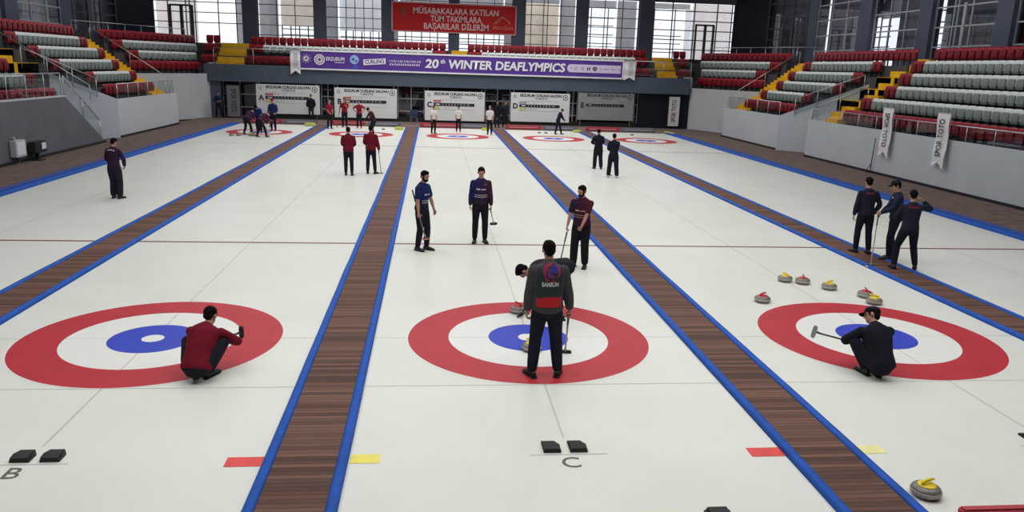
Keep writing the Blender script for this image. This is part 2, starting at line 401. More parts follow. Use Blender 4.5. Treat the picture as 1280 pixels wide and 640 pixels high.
# floor and deck
bm = bmesh.new(); box(bm, -30, 31, -16, 56, -0.30, -0.07)
tag(obj('floor', bm, M['concrete']), kind='structure')
for nm, a in (('trim_1', (-17.2, EDGE_L - 0.42, -9, 44.9, -0.06, 0.03)), ('trim_2', (EDGE_R + 0.42, 18.8, -9, 44.9, -0.06, 0.03)), ('trim_3', (EDGE_L - 0.5, EDGE_R + 0.5, 40.62, 46.4, -0.06, 0.028))):
    tag(bbox_obj(nm, a, M['deck']), kind='structure')

# ---------------------------------------------------------------- stands
def seat_mesh(name, m, lip):  # lip: backrest material with overhead light and glints put into its colour
    bm = bmesh.new()
    def shell(prof, W, mi, th, curve, round_top):
        start = len(bm.faces)
        xs = [-W, -W * 0.88, -W * 0.45, 0, W * 0.45, W * 0.88, W]; g = []
        for i, (y, z) in enumerate(prof):
            row = []
            for x in xs:
                e = abs(x) / W; edge = max(0, e - .85) / .15
                zz = z - (.03 * edge if round_top and i in (0, 1, 2) else 0) + (.03 * edge if not round_top and i == len(prof) - 1 else 0) - (.03 * edge if not round_top and i == 0 else 0)
                row.append(bm.verts.new((x, y - curve * e * e, zz)))
            g.append(row)
        fs = []
        for p, q in zip(g, g[1:]):
            for k in range(len(xs) - 1): fs.append(bm.faces.new((p[k], p[k + 1], q[k + 1], q[k])))
        bmesh.ops.recalc_face_normals(bm, faces=fs)
        r = bmesh.ops.solidify(bm, geom=fs, thickness=th)
        bm.faces.ensure_lookup_table()
        for f in bm.faces[start:]: f.material_index = mi
    # backrest with rolled top edge, then the tipped-up seat pan in front of it
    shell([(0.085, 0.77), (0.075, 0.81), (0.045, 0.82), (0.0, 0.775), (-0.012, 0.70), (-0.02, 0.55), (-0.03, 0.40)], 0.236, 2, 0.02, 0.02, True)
    shell([(-0.065, 0.685), (-0.105, 0.66), (-0.125, 0.52), (-0.125, 0.38), (-0.10, 0.29), (-0.06, 0.27)], 0.19, 0, 0.03, -0.02, False)
    box(bm, -0.2, 0.2, -0.03, 0.03, 0.28, 0.40, 1); box(bm, -0.03, 0.03, 0.0, 0.06, 0.0, 0.40, 1)
    bmesh.ops.recalc_face_normals(bm, faces=bm.faces[:])
    me = bpy.data.meshes.new(name); bm.to_mesh(me); bm.free()
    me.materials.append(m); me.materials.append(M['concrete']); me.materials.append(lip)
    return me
SEAT = {'r': seat_mesh('red_seat', M['red_seat'], M['red_toplit']), 'g': seat_mesh('grey_seat', M['gray_seat'], M['gray_toplit'])}
seats = []   # dict(pos, rz, colour, block, row, index)
SP = 0.49
ROWNAME4 = ['front row', 'second row up', 'third row up', 'top row']
ROWNAME6 = ['front row', 'second row up', 'third row up', 'fourth row up', 'fifth row up', 'top row']
ROWNAME3 = ['front row', 'middle row', 'top row']
SIDE = {1: 'right', -1: 'left'}
MIR = 0.55
def mxx(x, side): return x if side > 0 else MIR - x
def add_row(block, row, p0, u, n, length, ends, allred, side, anchor, z):
    """p0 first seat position, u direction of row, n outward; side mirror"""
    cnt = max(1, int(length / SP))
    for i in range(cnt):
        x = p0[0] + u[0] * (i + .5) * SP; y = p0[1] + u[1] * (i + .5) * SP
        red = allred or (i < ends[0]) or (i >= cnt - ends[1])
        nx, ny = (n[0], n[1]) if side > 0 else (-n[0], n[1])
        X = mxx(x, side)
        rz = math.atan2(-nx, ny)
        p = project((X, y, z + 0.6))
        if p is None or not (-14 < p[0] < 1292 and -14 < p[1] < 660): continue
        seats.append(dict(pos=(X, y, z), rz=rz, c='r' if red else 'g', block=block, row=row, i=i, anchor=anchor))
TREAD = [1.7 + .6 * k for k in range(6)]
XK = [18.7 + .75 * k for k in range(6)]
WU = (.394, -.919); WN = (.919, .394); W0 = (17.3, 45.3)
R3S = [26.0, 25.9, 25.25, 25.4, 25.75, 25.2]
R2S = [38.6, 38.0, 37.5, 37.6, 37.15, 37.35]; R2E = [30.9, 31.0, 28.85, 28.6, 28.0, 26.35]
R1R = [(-.3, 6.2), (-.9, 5.9), (-1.9, 6.2), (-2.7, 6.6)]
for sd in (1, -1):
    S = SIDE[sd]
    for k in range(6):
        add_row('near %s block' % S, ROWNAME6[k], (XK[k], R3S[k]), (0, -1), (1, 0), 14, (2, 0), k in (0, 5), sd, 'the yellow steps', TREAD[k])
        add_row('middle %s block' % S, ROWNAME6[k], (XK[k], R2S[k]), (0, -1), (1, 0), R2S[k] - R2E[k], (2, 2) if k != 1 else (2, 2), k in (0, 5), sd, 'its far end', TREAD[k])
    for k in range(4):
        s0, s1 = R1R[k]; off = .8 + .75 * k
        p0 = (W0[0] + WU[0] * s0 + WN[0] * off, W0[1] + WU[1] * s0 + WN[1] * off)
        add_row('%s corner block' % S, ROWNAME4[k], p0, WU, WN, s1 - s0, (0, 2), k in (0, 3), sd, 'the far stand', TREAD[k + 2])
FARY = [46.1, 46.85, 47.6]; FARZ = [3.4, 4.17, 4.74]
for k in range(3):
    for a, b, e, nm, an in ((-14.25, -0.2, (2, 2), 'left half of the far stand', 'its left end'), (1.05, 14.75, (2, 2), 'right half of the far stand', 'the middle yellow steps')):
        if k == 0:
            for a2, b2 in ((-14.25, -11.1), (12.9, 14.75)):
                if a <= a2 and b2 <= b: add_row(nm, ROWNAME3[k], (a2, FARY[k]), (1, 0), (0, 1), b2 - a2 + .01, (0, 0), True, 1, an, FARZ[k])
        else: add_row(nm, ROWNAME3[k], (a, FARY[k]), (1, 0), (0, 1), b - a, e, k == 2, 1, an, FARZ[k])
    add_row('far left end of the far stand', ROWNAME3[k], (-17.3, FARY[k]), (1, 0), (0, 1), 1.0, (2, 2), True, 1, 'its left end', FARZ[k])
    add_row('far right end of the far stand', ROWNAME3[k], (16.35, FARY[k]), (1, 0), (0, 1), 1.0, (2, 2), True, 1, 'its left end', FARZ[k])
seats.sort(key=lambda s: (Vector(s['pos']) - Vector(CAM)).length)
for s in seats[:300]:
    o = bpy.data.objects.new('stadium_seat', SEAT[s['c']]); COL.objects.link(o)
    o.location = s['pos']; o.rotation_euler = (0, 0, s['rz'])
    cn = 'red' if s['c'] == 'r' else 'pale grey'
    tag(o, '%s seat, %s %s, %s from %s' % (cn, s['block'], s['row'], ORD[s['i']], s['anchor']), 'seat', 'stadium seats of the ' + s['block'])
bm = bmesh.new()
for s in seats[300:]:
    src = SEAT[s['c']]; mt = Matrix.Translation(s['pos']) @ Matrix.Rotation(s['rz'], 4, 'Z')
    off = len(bm.verts); bm.from_mesh(src); bm.verts.ensure_lookup_table(); bm.faces.ensure_lookup_table()
    for v in bm.verts[off:]: v.co = mt @ v.co
    if s['c'] == 'g':
        for f in bm.faces[-len(src.polygons):]:
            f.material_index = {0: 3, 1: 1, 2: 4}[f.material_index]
o = obj('stadium_seat_rows', bm, [M['red_seat'], M['concrete'], M['red_toplit'], M['gray_seat'], M['gray_toplit']], recalc=False)
tag(o, 'rows of small red and grey stadium seats in the farther stands', 'seats', kind='stuff')

# terraces: stepped concrete
def terrace(name, prof, u, n, s0, s1, origin, side, m=None):
    """prof: (offset outward, z) stepped line; extruded along u between s0, s1"""
    bm = bmesh.new(); rings = []
    for s in (s0, s1):
        rings.append([bm.verts.new((mxx(origin[0] + u[0] * s + n[0] * q, side), origin[1] + u[1] * s + n[1] * q, z)) for q, z in prof])
    a, b = rings
    for i in range(len(prof)): j = (i + 1) % len(prof); bm.faces.new((a[i], a[j], b[j], b[i]))
    bm.faces.new(a); bm.faces.new(b[::-1])
    return tag(obj(name, bm, m or M['concrete']), kind='structure')
def steps(offs, zs, back, base):
    p = [(offs[0] - .62, base)]
    for q, z in zip(offs, zs): p += [(q - .62, z), (q + .13, z)]
    p += [(offs[-1] + .13, zs[-1] + .0), (back, zs[-1]), (back, base)]
    out = []
    for x in p:
        if not out or out[-1] != x: out.append(x)
    return out
WALLX = {1: (17.6, 17.45), -1: (-16.62, -16.78)}
for sd in (1, -1):
    S = SIDE[sd]
    terrace('seating_terrace', steps(XK, TREAD, 24.6, 0.0), (0, -1), (1, 0), 0, 36, (0, 26.1), sd)
    terrace('seating_terrace', steps(XK, TREAD, 24.6, 0.0), (0, -1), (1, 0), 0, 6.9, (0, 37.7 + .0), sd)
    terrace('seating_terrace', steps(XK[2:], TREAD[2:], 24.6, 1.2), (0, -1), (1, 0), 0, 4.4, (0, 30.8), sd)
    terrace('seating_terrace', steps([.8 + .75 * k for k in range(4)], TREAD[2:], 5.6, 0.0), WU, WN, -3.6, 6.3, W0, sd)
terrace('seating_terrace', steps(FARY, FARZ, 50.1, 2.5), (1, 0), (0, 1), -17.4, 17.5, (0, 0), 1)
# yellow step flights
def flight(lab, items):
    bm = bmesh.new()
    for a in items: box(bm, *a)
    return tag(obj('stair_flight', bm, M['yellow_step']), lab, 'stairs', 'yellow stair flights in the stands')
for sd in (1, -1):
    S = SIDE[sd]
    it = []
    for q in range(20):
        x = 18.45 + .215 * q; z = 1.85 + .158 * q
        a, b = sorted((mxx(x, sd), mxx(x + .235, sd))); it.append((a, b, 37.65, 39.95, z - .8, z))
    a, b = sorted((mxx(17.75, sd), mxx(18.5, sd))); it.append((a, b, 37.65, 38.9, 1.55, 1.72))
    flight('yellow painted steps between the middle and corner seat blocks of the %s stand' % S, it)
    it = []
    for k, (y0, y1) in enumerate([(26.15, 27.6), (26.0, 27.6), (25.35, 28.55), (25.5, 28.3), (25.85, 27.7), (25.3, 26.2)]):
        if sd < 0 and k < 3: continue
        a, b = sorted((mxx(XK[k] - .62, sd), mxx(XK[k] + .13, sd))); it.append((a, b, y0, y1, TREAD[k] - .5, TREAD[k] + .02))
        a, b = sorted((mxx(XK[k] - .25, sd), mxx(XK[k] + .13, sd))); it.append((a, b, y0, min(y1, y0 + 1.3), TREAD[k] - .2, TREAD[k] + .32))
    flight('yellow painted steps between the nearest and middle seat blocks of the %s stand' % S, it)
for x0, x1, w in ((-16.25, -14.45, 'left'), (-0.12, 1.0, 'middle'), (14.85, 16.25, 'right')):
    it = []
    for q in range(6): it.append((x0, x1, 45.35 + .4 * q, 47.9, 2.6, 3.45 + .32 * q))
    flight('yellow painted steps at the %s of the far stand' % ('centre' if w == 'middle' else w + ' end'), it)

# low walls under the stands
def wallpiece(name, parts, m, kind='structure'):
    bm = bmesh.new()
    for a in parts: slab(bm, *a)
    return tag(obj(name, bm, m), kind=kind)
def corner_pt(s, off, sd): return (mxx(W0[0] + WU[0] * s + WN[0] * off, sd), W0[1] + WU[1] * s + WN[1] * off)
wallpiece('wall_right', [((17.6, -9), (17.6, 27.5), 0, 1.9, 0, 1.9, -.15)], M['white_wall'])
wallpiece('wall_right', [((17.45, 30.65), (17.45, 39.0), 0, 1.9, 0, 1.9, -.15), ((17.45, 39.0), (18.25, 39.25), 0, 1.9, 0, 1.9, -.12)], M['white_wall'])
wallpiece('wall_right', [((17.45, 30.65), (20.6, 27.5), 0, 1.9, 0, 3.75, .15)], mat('white_wall_shade_tone', s2l(196, 204, 216), .8, noise=.04))  # same white wall; bluish shade of its turned face put into the colour
wallpiece('wall_left', [((-16.78, 29.4), (-16.78, 38.6), 0, 1.9, 0, 1.9, .15), ((-16.78, 38.6), (-17.5, 39.0), 0, 1.9, 0, 1.9, .12)], M['white_wall'])
wallpiece('wall_left', [((-16.78, 29.4), (-18.9, 27.28), 0, 1.9, 0, 3.1, -.15)], _mats['white_wall_shade_tone'])
for sd, nm in ((1, 'wall_right'), (-1, 'wall_left')):
    a, b = corner_pt(-.15, 0, sd), corner_pt(6.6, 0, sd)
    wallpiece(nm, [(a, b, 0, 2.95, 0, 2.95, -.15 * sd), (corner_pt(-.95, 0, sd), corner_pt(-.05, 0, sd), 0, 3.7, 0, 3.7, -.15 * sd)], M['white_wall'])
    # dark recessed plinth under the white walls
    x = {1: 17.62, -1: -16.8}[sd]
bm = bmesh.new()
pf = [(-9, 0), (27.2, 0), (23.4, 2.25), (-9, 2.25)]
a = [bm.verts.new((-16.6, y, z)) for y, z in pf]; b = [bm.verts.new((-16.78, y, z)) for y, z in pf]
bm.faces.new(a); bm.faces.new(b[::-1])
for i in range(4): bm.faces.new((a[i], a[(i + 1) % 4], b[(i + 1) % 4], b[i]))
tag(obj('wall_left', bm, M['dark_wall']), kind='structure')
bm = bmesh.new(); slab(bm, (-16.58, -9), (-16.58, 23.42), 2.25, 2.31, 2.25, 2.31, .22)
tag(obj('trim_4', bm, M['white_wall']), kind='structure')
for nm, q in (('baseboard_right', [((17.55, -9), (17.55, 27.5)), ((17.4, 30.65), (17.4, 39.0))]), ('baseboard_left', [((-16.73, 29.4), (-16.73, 38.6)), ((-16.55, -9), (-16.55, 27.1))])):
    bm = bmesh.new()
    for p0, p1 in q: slab(bm, p0, p1, 0, .13, 0, .13, -.05 if 'right' in nm else .05)
    tag(obj(nm, bm, M['black']), kind='structure')
# glass railings on the walls
def railing(lab, p0, p1, z0, z1, zz0=None, zz1=None, step=1.5, glass=True):
    """from p0 (bottom z0, height z1) to p1 (bottom zz0)"""
    zz0 = z0 if zz0 is None else zz0; zz1 = z1 if zz1 is None else zz1
    t = empty('glass_railing' if glass else 'handrail', (p0[0], p0[1], z0)); tag(t, lab, 'railing')
    P0, P1 = Vector((0, 0, 0)), Vector((p1[0] - p0[0], p1[1] - p0[1], zz0 - z0)); h0, h1 = z1 - z0, zz1 - zz0
    bm = bmesh.new(); rod(bm, P0 + Vector((0, 0, h0)), P1 + Vector((0, 0, h1)), .022)
    obj('top_rail', bm, M['steel'], t, smooth=True)
    L = P1.length; nn = max(1, round(L / step))
    for i in range(nn + 1):
        f = i / nn; q = P0.lerp(P1, f); bm = bmesh.new(); rod(bm, q, q + Vector((0, 0, h0 + (h1 - h0) * f)), .018); obj('post', bm, M['steel'], t, smooth=True)
    if glass:
        bm = bmesh.new(); g = Vector((0, 0, .06))
        bm.faces.new([bm.verts.new(v) for v in (P0 + g, P1 + g, P1 + Vector((0, 0, h1 - .05)), P0 + Vector((0, 0, h0 - .05)))])
        obj('glass_panel', bm, M['glass_rail'], t)
    return t
railing('long glass and steel railing on top of the near right white wall', (17.68, 27.3), (17.68, 9.5), 1.9, 2.45)
railing('glass and steel railing on top of the middle right white wall', (17.53, 38.6), (17.53, 30.8), 1.9, 2.62)
railing('glass and steel railing on top of the left white wall', (-16.86, 38.2), (-16.86, 29.6), 1.9, 2.62)
railing('glass and steel railing above the charcoal wall on the left', (-16.7, 12.0), (-16.7, 23.3), 2.31, 3.2)
railing('sloping glass railing down the end of the charcoal wall', (-16.72, 23.6), (-16.72, 26.9), 2.2, 3.1, .2, 1.05, 1.6)
railing('steel handrail climbing the yellow steps beside the right corner seats', (18.0, 39.45), (22.4, 39.45), 1.75, 2.7, 4.7, 5.6, 2.2, False)
railing('steel handrail climbing the yellow steps beside the left corner seats', (MIR - 18.0, 39.45), (MIR - 22.4, 39.45), 1.75, 2.7, 4.7, 5.6, 2.2, False)
railing('glass handrail along the entrance stairs of the right stand', (18.0, 30.0), (20.4, 27.6), 1.95, 2.85, 3.3, 4.2, 1.2)
railing('glass handrail along the entrance stairs of the left stand', (-17.4, 28.6), (-19.6, 26.4), 2.0, 2.9, 3.3, 4.2, 1.2)
railing('second steel handrail at the entrance of the right stand', (17.9, 27.7), (20.0, 26.4), 1.9, 2.5, 2.9, 3.6, 1.2)
railing('second steel handrail at the entrance of the left stand', (MIR - 17.9, 27.7), (MIR - 21.5, 27.3), 1.9, 2.6, 4.2, 4.9, 1.2, False)
railing('thin steel railing on the fascia of the far stand left of the banner', (-16.2, 45.02), (-11.0, 45.02), 3.6, 4.68, step=2.6)
railing('thin steel railing on the fascia of the far stand right of the banner', (12.95, 45.02), (17.0, 45.02), 3.65, 4.72, step=2.0)
for sd in (1, -1):
    a, b = corner_pt(-3.0, 4.1, sd), corner_pt(7.0, 4.1, sd)
    railing('steel railing behind the top row of the %s corner seats' % SIDE[sd], a, b, 4.7, 5.95, step=1.4, glass=False)
# ---------------------------------------------------------------- far stand, facade
FY = 50.2
SCL = (FY - CAM[1]) / (49.5 - CAM[1])
fx = lambda x: CAM[0] + (x - CAM[0]) * SCL
fz = lambda z: CAM[2] + (z - CAM[2]) * SCL
# fascia and space under the far stand
tag(bbox_obj('trim_5', (-16.9, 17.0, 45.0, 45.25, 2.48, 3.62), M['fascia']), kind='structure')
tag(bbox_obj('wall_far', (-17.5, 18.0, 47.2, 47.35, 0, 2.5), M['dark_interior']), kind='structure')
tag(bbox_obj('trim_6', (-13.9, 13.3, 45.15, 45.4, 0.02, 0.34), M['black']), kind='structure')
tag(bbox_obj('trim_7', (13.4, 15.5, 45.3, 45.45, 0.02, 2.5), M['navy_wall']), kind='structure')
tag(bbox_obj('trim_8', (-17.0, -15.9, 45.25, 45.4, 0.02, 2.5), M['slate']), kind='structure')
tag(bbox_obj('trim_9', (15.5, 17.3, 45.3, 45.45, 0.02, 2.5), M['navy_wall']), kind='structure')
# glazed entrance bays between the scoreboards
nb = 0
for x0, x1, lab in ((-15.85, -13.6, 1), (-9.2, -8.3, 1), (-3.9, -2.05, 1), (2.25, 4.05, 1), (8.3, 8.95, 1), (12.95, 13.4, 1)):
    nb += 1
    t = empty('door_%d' % nb, ((x0 + x1) / 2, 45.7, 0)); tag(t, kind='structure')
    w = (x1 - x0) / 2
    bm = bmesh.new()
    for x in (-w, 0, w): box(bm, x - .035, x + .035, -.03, .03, .05, 2.48)
    for z in (1.62, .75, .1): box(bm, -w, w, -.028, .028, z - .03, z + .03)
    obj('door_frame', bm, M['frame_gray'], t)
    bm = bmesh.new(); bm.faces.new([bm.verts.new(p) for p in ((-w, .01, .05), (w, .01, .05), (w, .01, 2.48), (-w, .01, 2.48))]); obj('pane', bm, M['glass_dark'], t)
# facade columns
cols = [(-15.11, -14.09), (-10.1, -9.24), (-5.24, -4.37), (-0.31, 0.46), (4.41, 5.37), (9.25, 10.11), (14.05, 15.11)]
for a, b in cols: tag(bbox_obj('trim_10', (fx(a), fx(b), FY - .5, FY + .25, 4.0, 11), M['slate']), kind='structure')
tag(bbox_obj('wall_far', (-23, 23, FY - .1, FY + .2, fz(9.2), 11), M['slate']), kind='structure')
tag(bbox_obj('wall_far', (-23, 23, FY - .1, FY + .2, 2.5, 5.05), M['concrete']), kind='structure')
B = {'pink': backing_mat('pale_pink_added_backing', s2l(232, 222, 220)), 'gray': backing_mat('grey_added_backing', s2l(176, 172, 176), .6), 'beige': backing_mat('beige_added_backing', s2l(244, 226, 206), .7),  # translucent panels added behind the glass so daylight makes them pale
     'cream': backing_mat('cream_added_backing', s2l(236, 222, 208)), 'white': backing_mat('white_added_backing', s2l(238, 238, 242)), 'mid': backing_mat('mid_grey_added_backing', s2l(168, 166, 170), .6)}  # mid is a slightly darker grey than gray
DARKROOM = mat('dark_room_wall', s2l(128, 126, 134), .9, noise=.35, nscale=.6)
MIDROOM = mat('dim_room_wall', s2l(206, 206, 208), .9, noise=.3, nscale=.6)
wn = 0
def window(p0, p1, z0, z1, vs, hs, fm, gm, backs=(), outer=None, thick=.05, depth=.1, extra=None):
    """glazed bay along p0->p1 (outside is to the left of p0->p1); vs/hs mullion fractions; backs: (f0,f1,g0,g1,mat,dist)"""
    global wn
    wn += 1
    d = Vector((p1[0] - p0[0], p1[1] - p0[1])); L = d.length; ang = math.atan2(d.y, d.x)
    t = empty('window_%d' % wn, (p0[0], p0[1], 0), ang); tag(t, kind='structure')
    H = z1 - z0
    bm = bmesh.new()
    for f in vs: box(bm, L * f - thick / 2, L * f + thick / 2, -depth / 2, depth / 2, z0, z1)
    for g in hs: box(bm, 0, L, -depth / 2 + .01, depth / 2 - .01, z0 + H * g - thick / 2, z0 + H * g + thick / 2)
    for e in (extra or []): box(bm, L * e[0], L * e[1], -depth / 2 - .02, depth / 2 + .02, z0 + H * e[2], z0 + H * e[3])
    obj('window_frame', bm, fm, t)
    bm = bmesh.new(); bm.faces.new([bm.verts.new(p) for p in ((0, .0, z0), (L, .0, z0), (L, .0, z1), (0, .0, z1))]); obj('pane', bm, gm, t)
    for f0, f1, g0, g1, m, ds in backs:
        bm = bmesh.new(); bm.faces.new([bm.verts.new(p) for p in ((L * f0, ds, z0 + H * g0), (L * f1, ds, z0 + H * g0), (L * f1, ds, z0 + H * g1), (L * f0, ds, z0 + H * g1))]); obj('added_backing_panel', bm, m, t)  # added panel behind the pane
    if outer:
        ov, oh, ds, f0, f1, om = outer
        bm = bmesh.new()
        for f in ov: box(bm, L * f - .04, L * f + .04, ds, ds + .08, z0 - .5, z1)
        for g in oh: box(bm, L * f0, L * f1, ds + .01, ds + .07, z0 + H * g - .035, z0 + H * g + .035)
        obj('outer_frame', bm, om, t)
    return t
ZB, ZH = 5.05, fz(9.2)
H5 = [0, .17, .34, .51, .68, .85, 1]
FD, FG = M['frame_dark'], M['frame_gray']
def fw(a, b): return (fx(a), FY), (fx(b), FY)
# 1 far left wide: door and blown-out panes
window(*fw(-21.36, -15.11), ZB, ZH, [0, .16, .36, .40, .46, .72, .92, 1], [.34, .51, .68, .85], FD, M['glass'],
       [(0, .46, 0, 1, B['pink'], .6), (.90, 1, 0, 1, B['gray'], .6)], thick=.06, extra=[(.18, .42, .60, .63), (.29, .325, 0, .62), (.17, .195, 0, .62), (.41, .44, 0, .62)])
window(*fw(-14.09, -10.1), ZB, ZH, [0, .33, .66, 1], H5, FD, M['glass'], [(0, .17, 0, 1, B['gray'], .5), (.17, .34, 0, 1, B['mid'], .5), (.34, .97, .35, 1, B['cream'], 1.5)],
       ([.34, .5, .66, .82, .98], [.1, .2, .3, .45, .6, .75, .9], 1.8, .34, 1, FD))
window(*fw(-9.24, -5.24), ZB, ZH, [0, .2, .36, .52, .68, .84, 1], H5, FD, M['glass'], [(0, .2, 0, 1, B['mid'], .3), (.2, 1, .3, 1, B['white'], 1.5)],
       ([.3, .44, .6, .76, .92], [.08, .2, .32, .42, .55, .7, .9], 1.8, .2, 1, FD))
window(*fw(-4.37, -0.31), ZB, ZH, [0, .33, .66, 1], H5, FD, M['glass'], [(0, .08, 0, 1, B['mid'], .3), (.1, 1, .42, 1, B['gray'], 1.5)], ([.2, .5, .8], [.06, .14, .24, .36], 1.8, 0, 1, FD))
window(*fw(0.46, 4.41), ZB, ZH, [0, .33, .66, 1], H5, FD, M['glass'], [(.86, 1, 0, 1, B['gray'], .3), (0, .86, .42, 1, B['gray'], 1.5)], ([.2, .5, .8], [.06, .14, .24, .36], 1.8, 0, 1, FD))
window(*fw(5.37, 9.25), ZB, ZH, [0, .12, .36, .44, .7, 1], H5, FD, M['glass'], [(0, .7, 0, .9, B['beige'], 1.2), (.7, 1, 0, 1, B['gray'], .6), (0, .7, .9, 1, B['mid'], 1.0)],
       ([.1, .34, .42, .68], [.12, .24, .36, .46, .6, .74], 1.5, 0, .72, FD))
window(*fw(10.11, 14.05), ZB, ZH, [0, .33, .68, 1], H5, FD, M['glass'], [(.62, 1, 0, 1, B['mid'], .8), (0, .62, .86, 1, B['gray'], 1.2)], ([.16, .5], [.1, .24, .4, .56, .7], 1.8, 0, .62, FG))
window(*fw(15.11, 21.52), ZB, ZH, [0, .24, .51, .79, .97, 1], [.17, .34, .51, .68, .85, 1], FD, M['glass'], [(.44, .52, 0, .9, B['white'], .8), (.52, 1, 0, 1, B['pink'], .7), (0, .52, .9, 1, B['gray'], 1.4)],
       ([.1, .36], [.12, .28, .42], 1.8, 0, .45, FG), thick=.07, extra=[(.53, .76, .60, .63), (.64, .67, 0, .62), (.53, .55, 0, .62), (.745, .77, 0, .62)])
# angled corner walls
for sd in (1, -1):
    nm = 'wall_right' if sd > 0 else 'wall_left'
    A0 = (fx(21.52), FY) if sd > 0 else (fx(-21.36), FY)
    dv = Vector((.394 * sd, -.919))
    A = Vector(A0)
    p1 = A + dv * 3.6; p2 = A + dv * 7.2; p3 = A + dv * 8.0
    bm = bmesh.new(); slab(bm, A0, tuple(p1), 2, 11, 2, 11, .2 * sd); tag(obj(nm, bm, M['navy_wall']), kind='structure')
    args = (tuple(p1), tuple(p2)) if sd > 0 else (tuple(p2), tuple(p1))
    window(*args, 4.7, 11, [0, .35, .65, 1], [.12, .3, .42, .55, .7], FD, M['glass_dark'], [(-.3, 1.3, -.3, 1, DARKROOM, .8)], extra=[(.33, .42, 0, .45), (.62, .66, 0, .45)])
    bm = bmesh.new(); slab(bm, tuple(p2), tuple(p3), 2, 11, 2, 11, .3 * sd); tag(obj(nm, bm, M['slate']), kind='structure')
    # side facade
    x = p3.x + (0.1 * sd)
    ys = [p3.y - .0, 37.0, 35.6, 30.7, 29.6, 24.6, 23.5, 12.0]
    bays = [(ys[0], ys[1]), (ys[2], ys[3]), (ys[4], ys[5]), (ys[6], ys[7])]
    for ia, ib in ((1, 2), (3, 4), (5, 6)):
        a, b = sorted((x - .3 * sd, x + .2 * sd))
        tag(bbox_obj('trim_11', (a, b, ys[ib], ys[ia], 4.0, 11), M['slate']), kind='structure')
    bks = [[(.05, .80, -.2, 1, DARKROOM, .7), (.80, 1.3, .48, 1, DARKROOM, .7)], [(.30, 1.1, -.2, 1, DARKROOM, .7), (-.1, .3, .45, 1, MIDROOM, .7)], [(-.1, 1.1, -.2, 1, DARKROOM, .9)], [(-.1, 1, -.2, 1, DARKROOM, .9)]]
    if sd < 0: bks = [[(-.1, 1.1, -.2, 1, MIDROOM, .9)], [(-.1, 1.1, -.2, 1, MIDROOM, .9)], [(-.1, 1.1, -.2, 1, MIDROOM, .9)], [(-.1, 1, -.2, 1, DARKROOM, .9)]]
    for bi, (ya, yb) in enumerate(bays):
        fm = FG
        bk = bks[bi]
        if sd > 0: args = ((x, ya), (x, yb))
        else:
            args = ((x, yb), (x, ya)); bk = [(1 - b_, 1 - a_, c, d_, e, f) for a_, b_, c, d_, e, f in bk]
        vs = [0, .34, .67, 1] if bi != 2 else [0, .3, .36, .58, .95]
        window(*args, 4.75, 11, vs, [0, .16, .32, .48, .64, .8, 1], fm, M['glass_dark'], bk, thick=.075, extra=[(.45, .49, 0, .5)] if bi == 2 else None,
               outer=([.1, .8], [.1, .2, .3, .4, .5], 1.9, 0, 1, FD) if bi < 2 else None)
    a, b = sorted((x - .05 * sd, x + .2 * sd))
    tag(bbox_obj(nm, (a, b, 12, p3.y, 2.5, 4.75), M['concrete']), kind='structure')
    tag(bbox_obj(nm, (a, b, -16, 12, 0, 11), M['slate']), kind='structure')
tag(bbox_obj('ceiling', (-28, 29, -16, FY + .2, 11, 11.2), M['ceiling']), kind='structure')
tag(bbox_obj('wall_near', (-28, 29, -16.2, -16, 0, 11), M['dark_wall']), kind='structure')
# ---------------------------------------------------------------- signs, boards, props
# purple banner
t = empty('banner', (0.72, 44.86, 4.08)); tag(t, 'long purple banner with white lettering hung across the far stand', 'banner')
W, Hh = 22.5, 1.22
bm = bmesh.new(); n = 60; g = []
for i in range(n + 1):
    x = -W / 2 + W * i / n; dy = .012 * math.sin(i * 1.7)
    g.append([bm.verts.new((x, dy, z)) for z in (-Hh / 2, 0, Hh / 2)])
for a, b in zip(g, g[1:]):
    for q in (0, 1): bm.faces.new((a[q], b[q], b[q + 1], a[q + 1]))
obj('banner_cloth', bm, M['purple'], t, recalc=False)
bm = bmesh.new()
for x0, x1, z0, z1 in ((-W / 2 - .05, W / 2 + .05, Hh / 2 - .05, Hh / 2 + .06), (-W / 2 - .05, W / 2 + .05, -Hh / 2 - .05, -Hh / 2 + .05), (-W / 2 - .05, -W / 2 + .04, -Hh / 2, Hh / 2), (W / 2 - .04, W / 2 + .06, -Hh / 2, Hh / 2)):
    box(bm, x0, x1, -.035, -.02, z0, z1)
obj('banner_border', bm, M['white_vinyl'], t)
FM = lambda x, z, y=-.03: face_matrix((x, y, z), (1, 0, 0), (0, 0, 1))
bx = lambda px: -W / 2 + (px - 375.5) / (779 - 375.5) * W
text_on('headline_lettering', 'WINTER DEAFLYMPICS', M['white_vinyl'], t, FM((bx(557) + bx(704)) / 2, -.03), size=.80, bold=.032, shear=.12, width=bx(704) - bx(557), squeeze=1.0)
text_on('headline_number', '20', M['white_vinyl'], t, FM((bx(528) + bx(545)) / 2, -.03), size=.80, bold=.032, shear=.12, width=bx(545) - bx(528), squeeze=1.0)
text_on('superscript_lettering', 'th', M['white_vinyl'], t, FM(bx(550.3), .16), size=.40, bold=.02, shear=.12)
bm = bmesh.new(); x0, x1 = bx(707), bx(776)
rd = [(x0 + .22 + .22 * math.cos(a), .22 * math.sin(a) * 1.25) for a in [PI / 2 + PI * i / 10 for i in range(11)]] + [(x1, -.275), (x1, .275)]
bm.faces.new([bm.verts.new((x, -.028, z)) for x, z in rd]); obj('sponsor_strip', bm, M['logo_teal'], t, recalc=False)
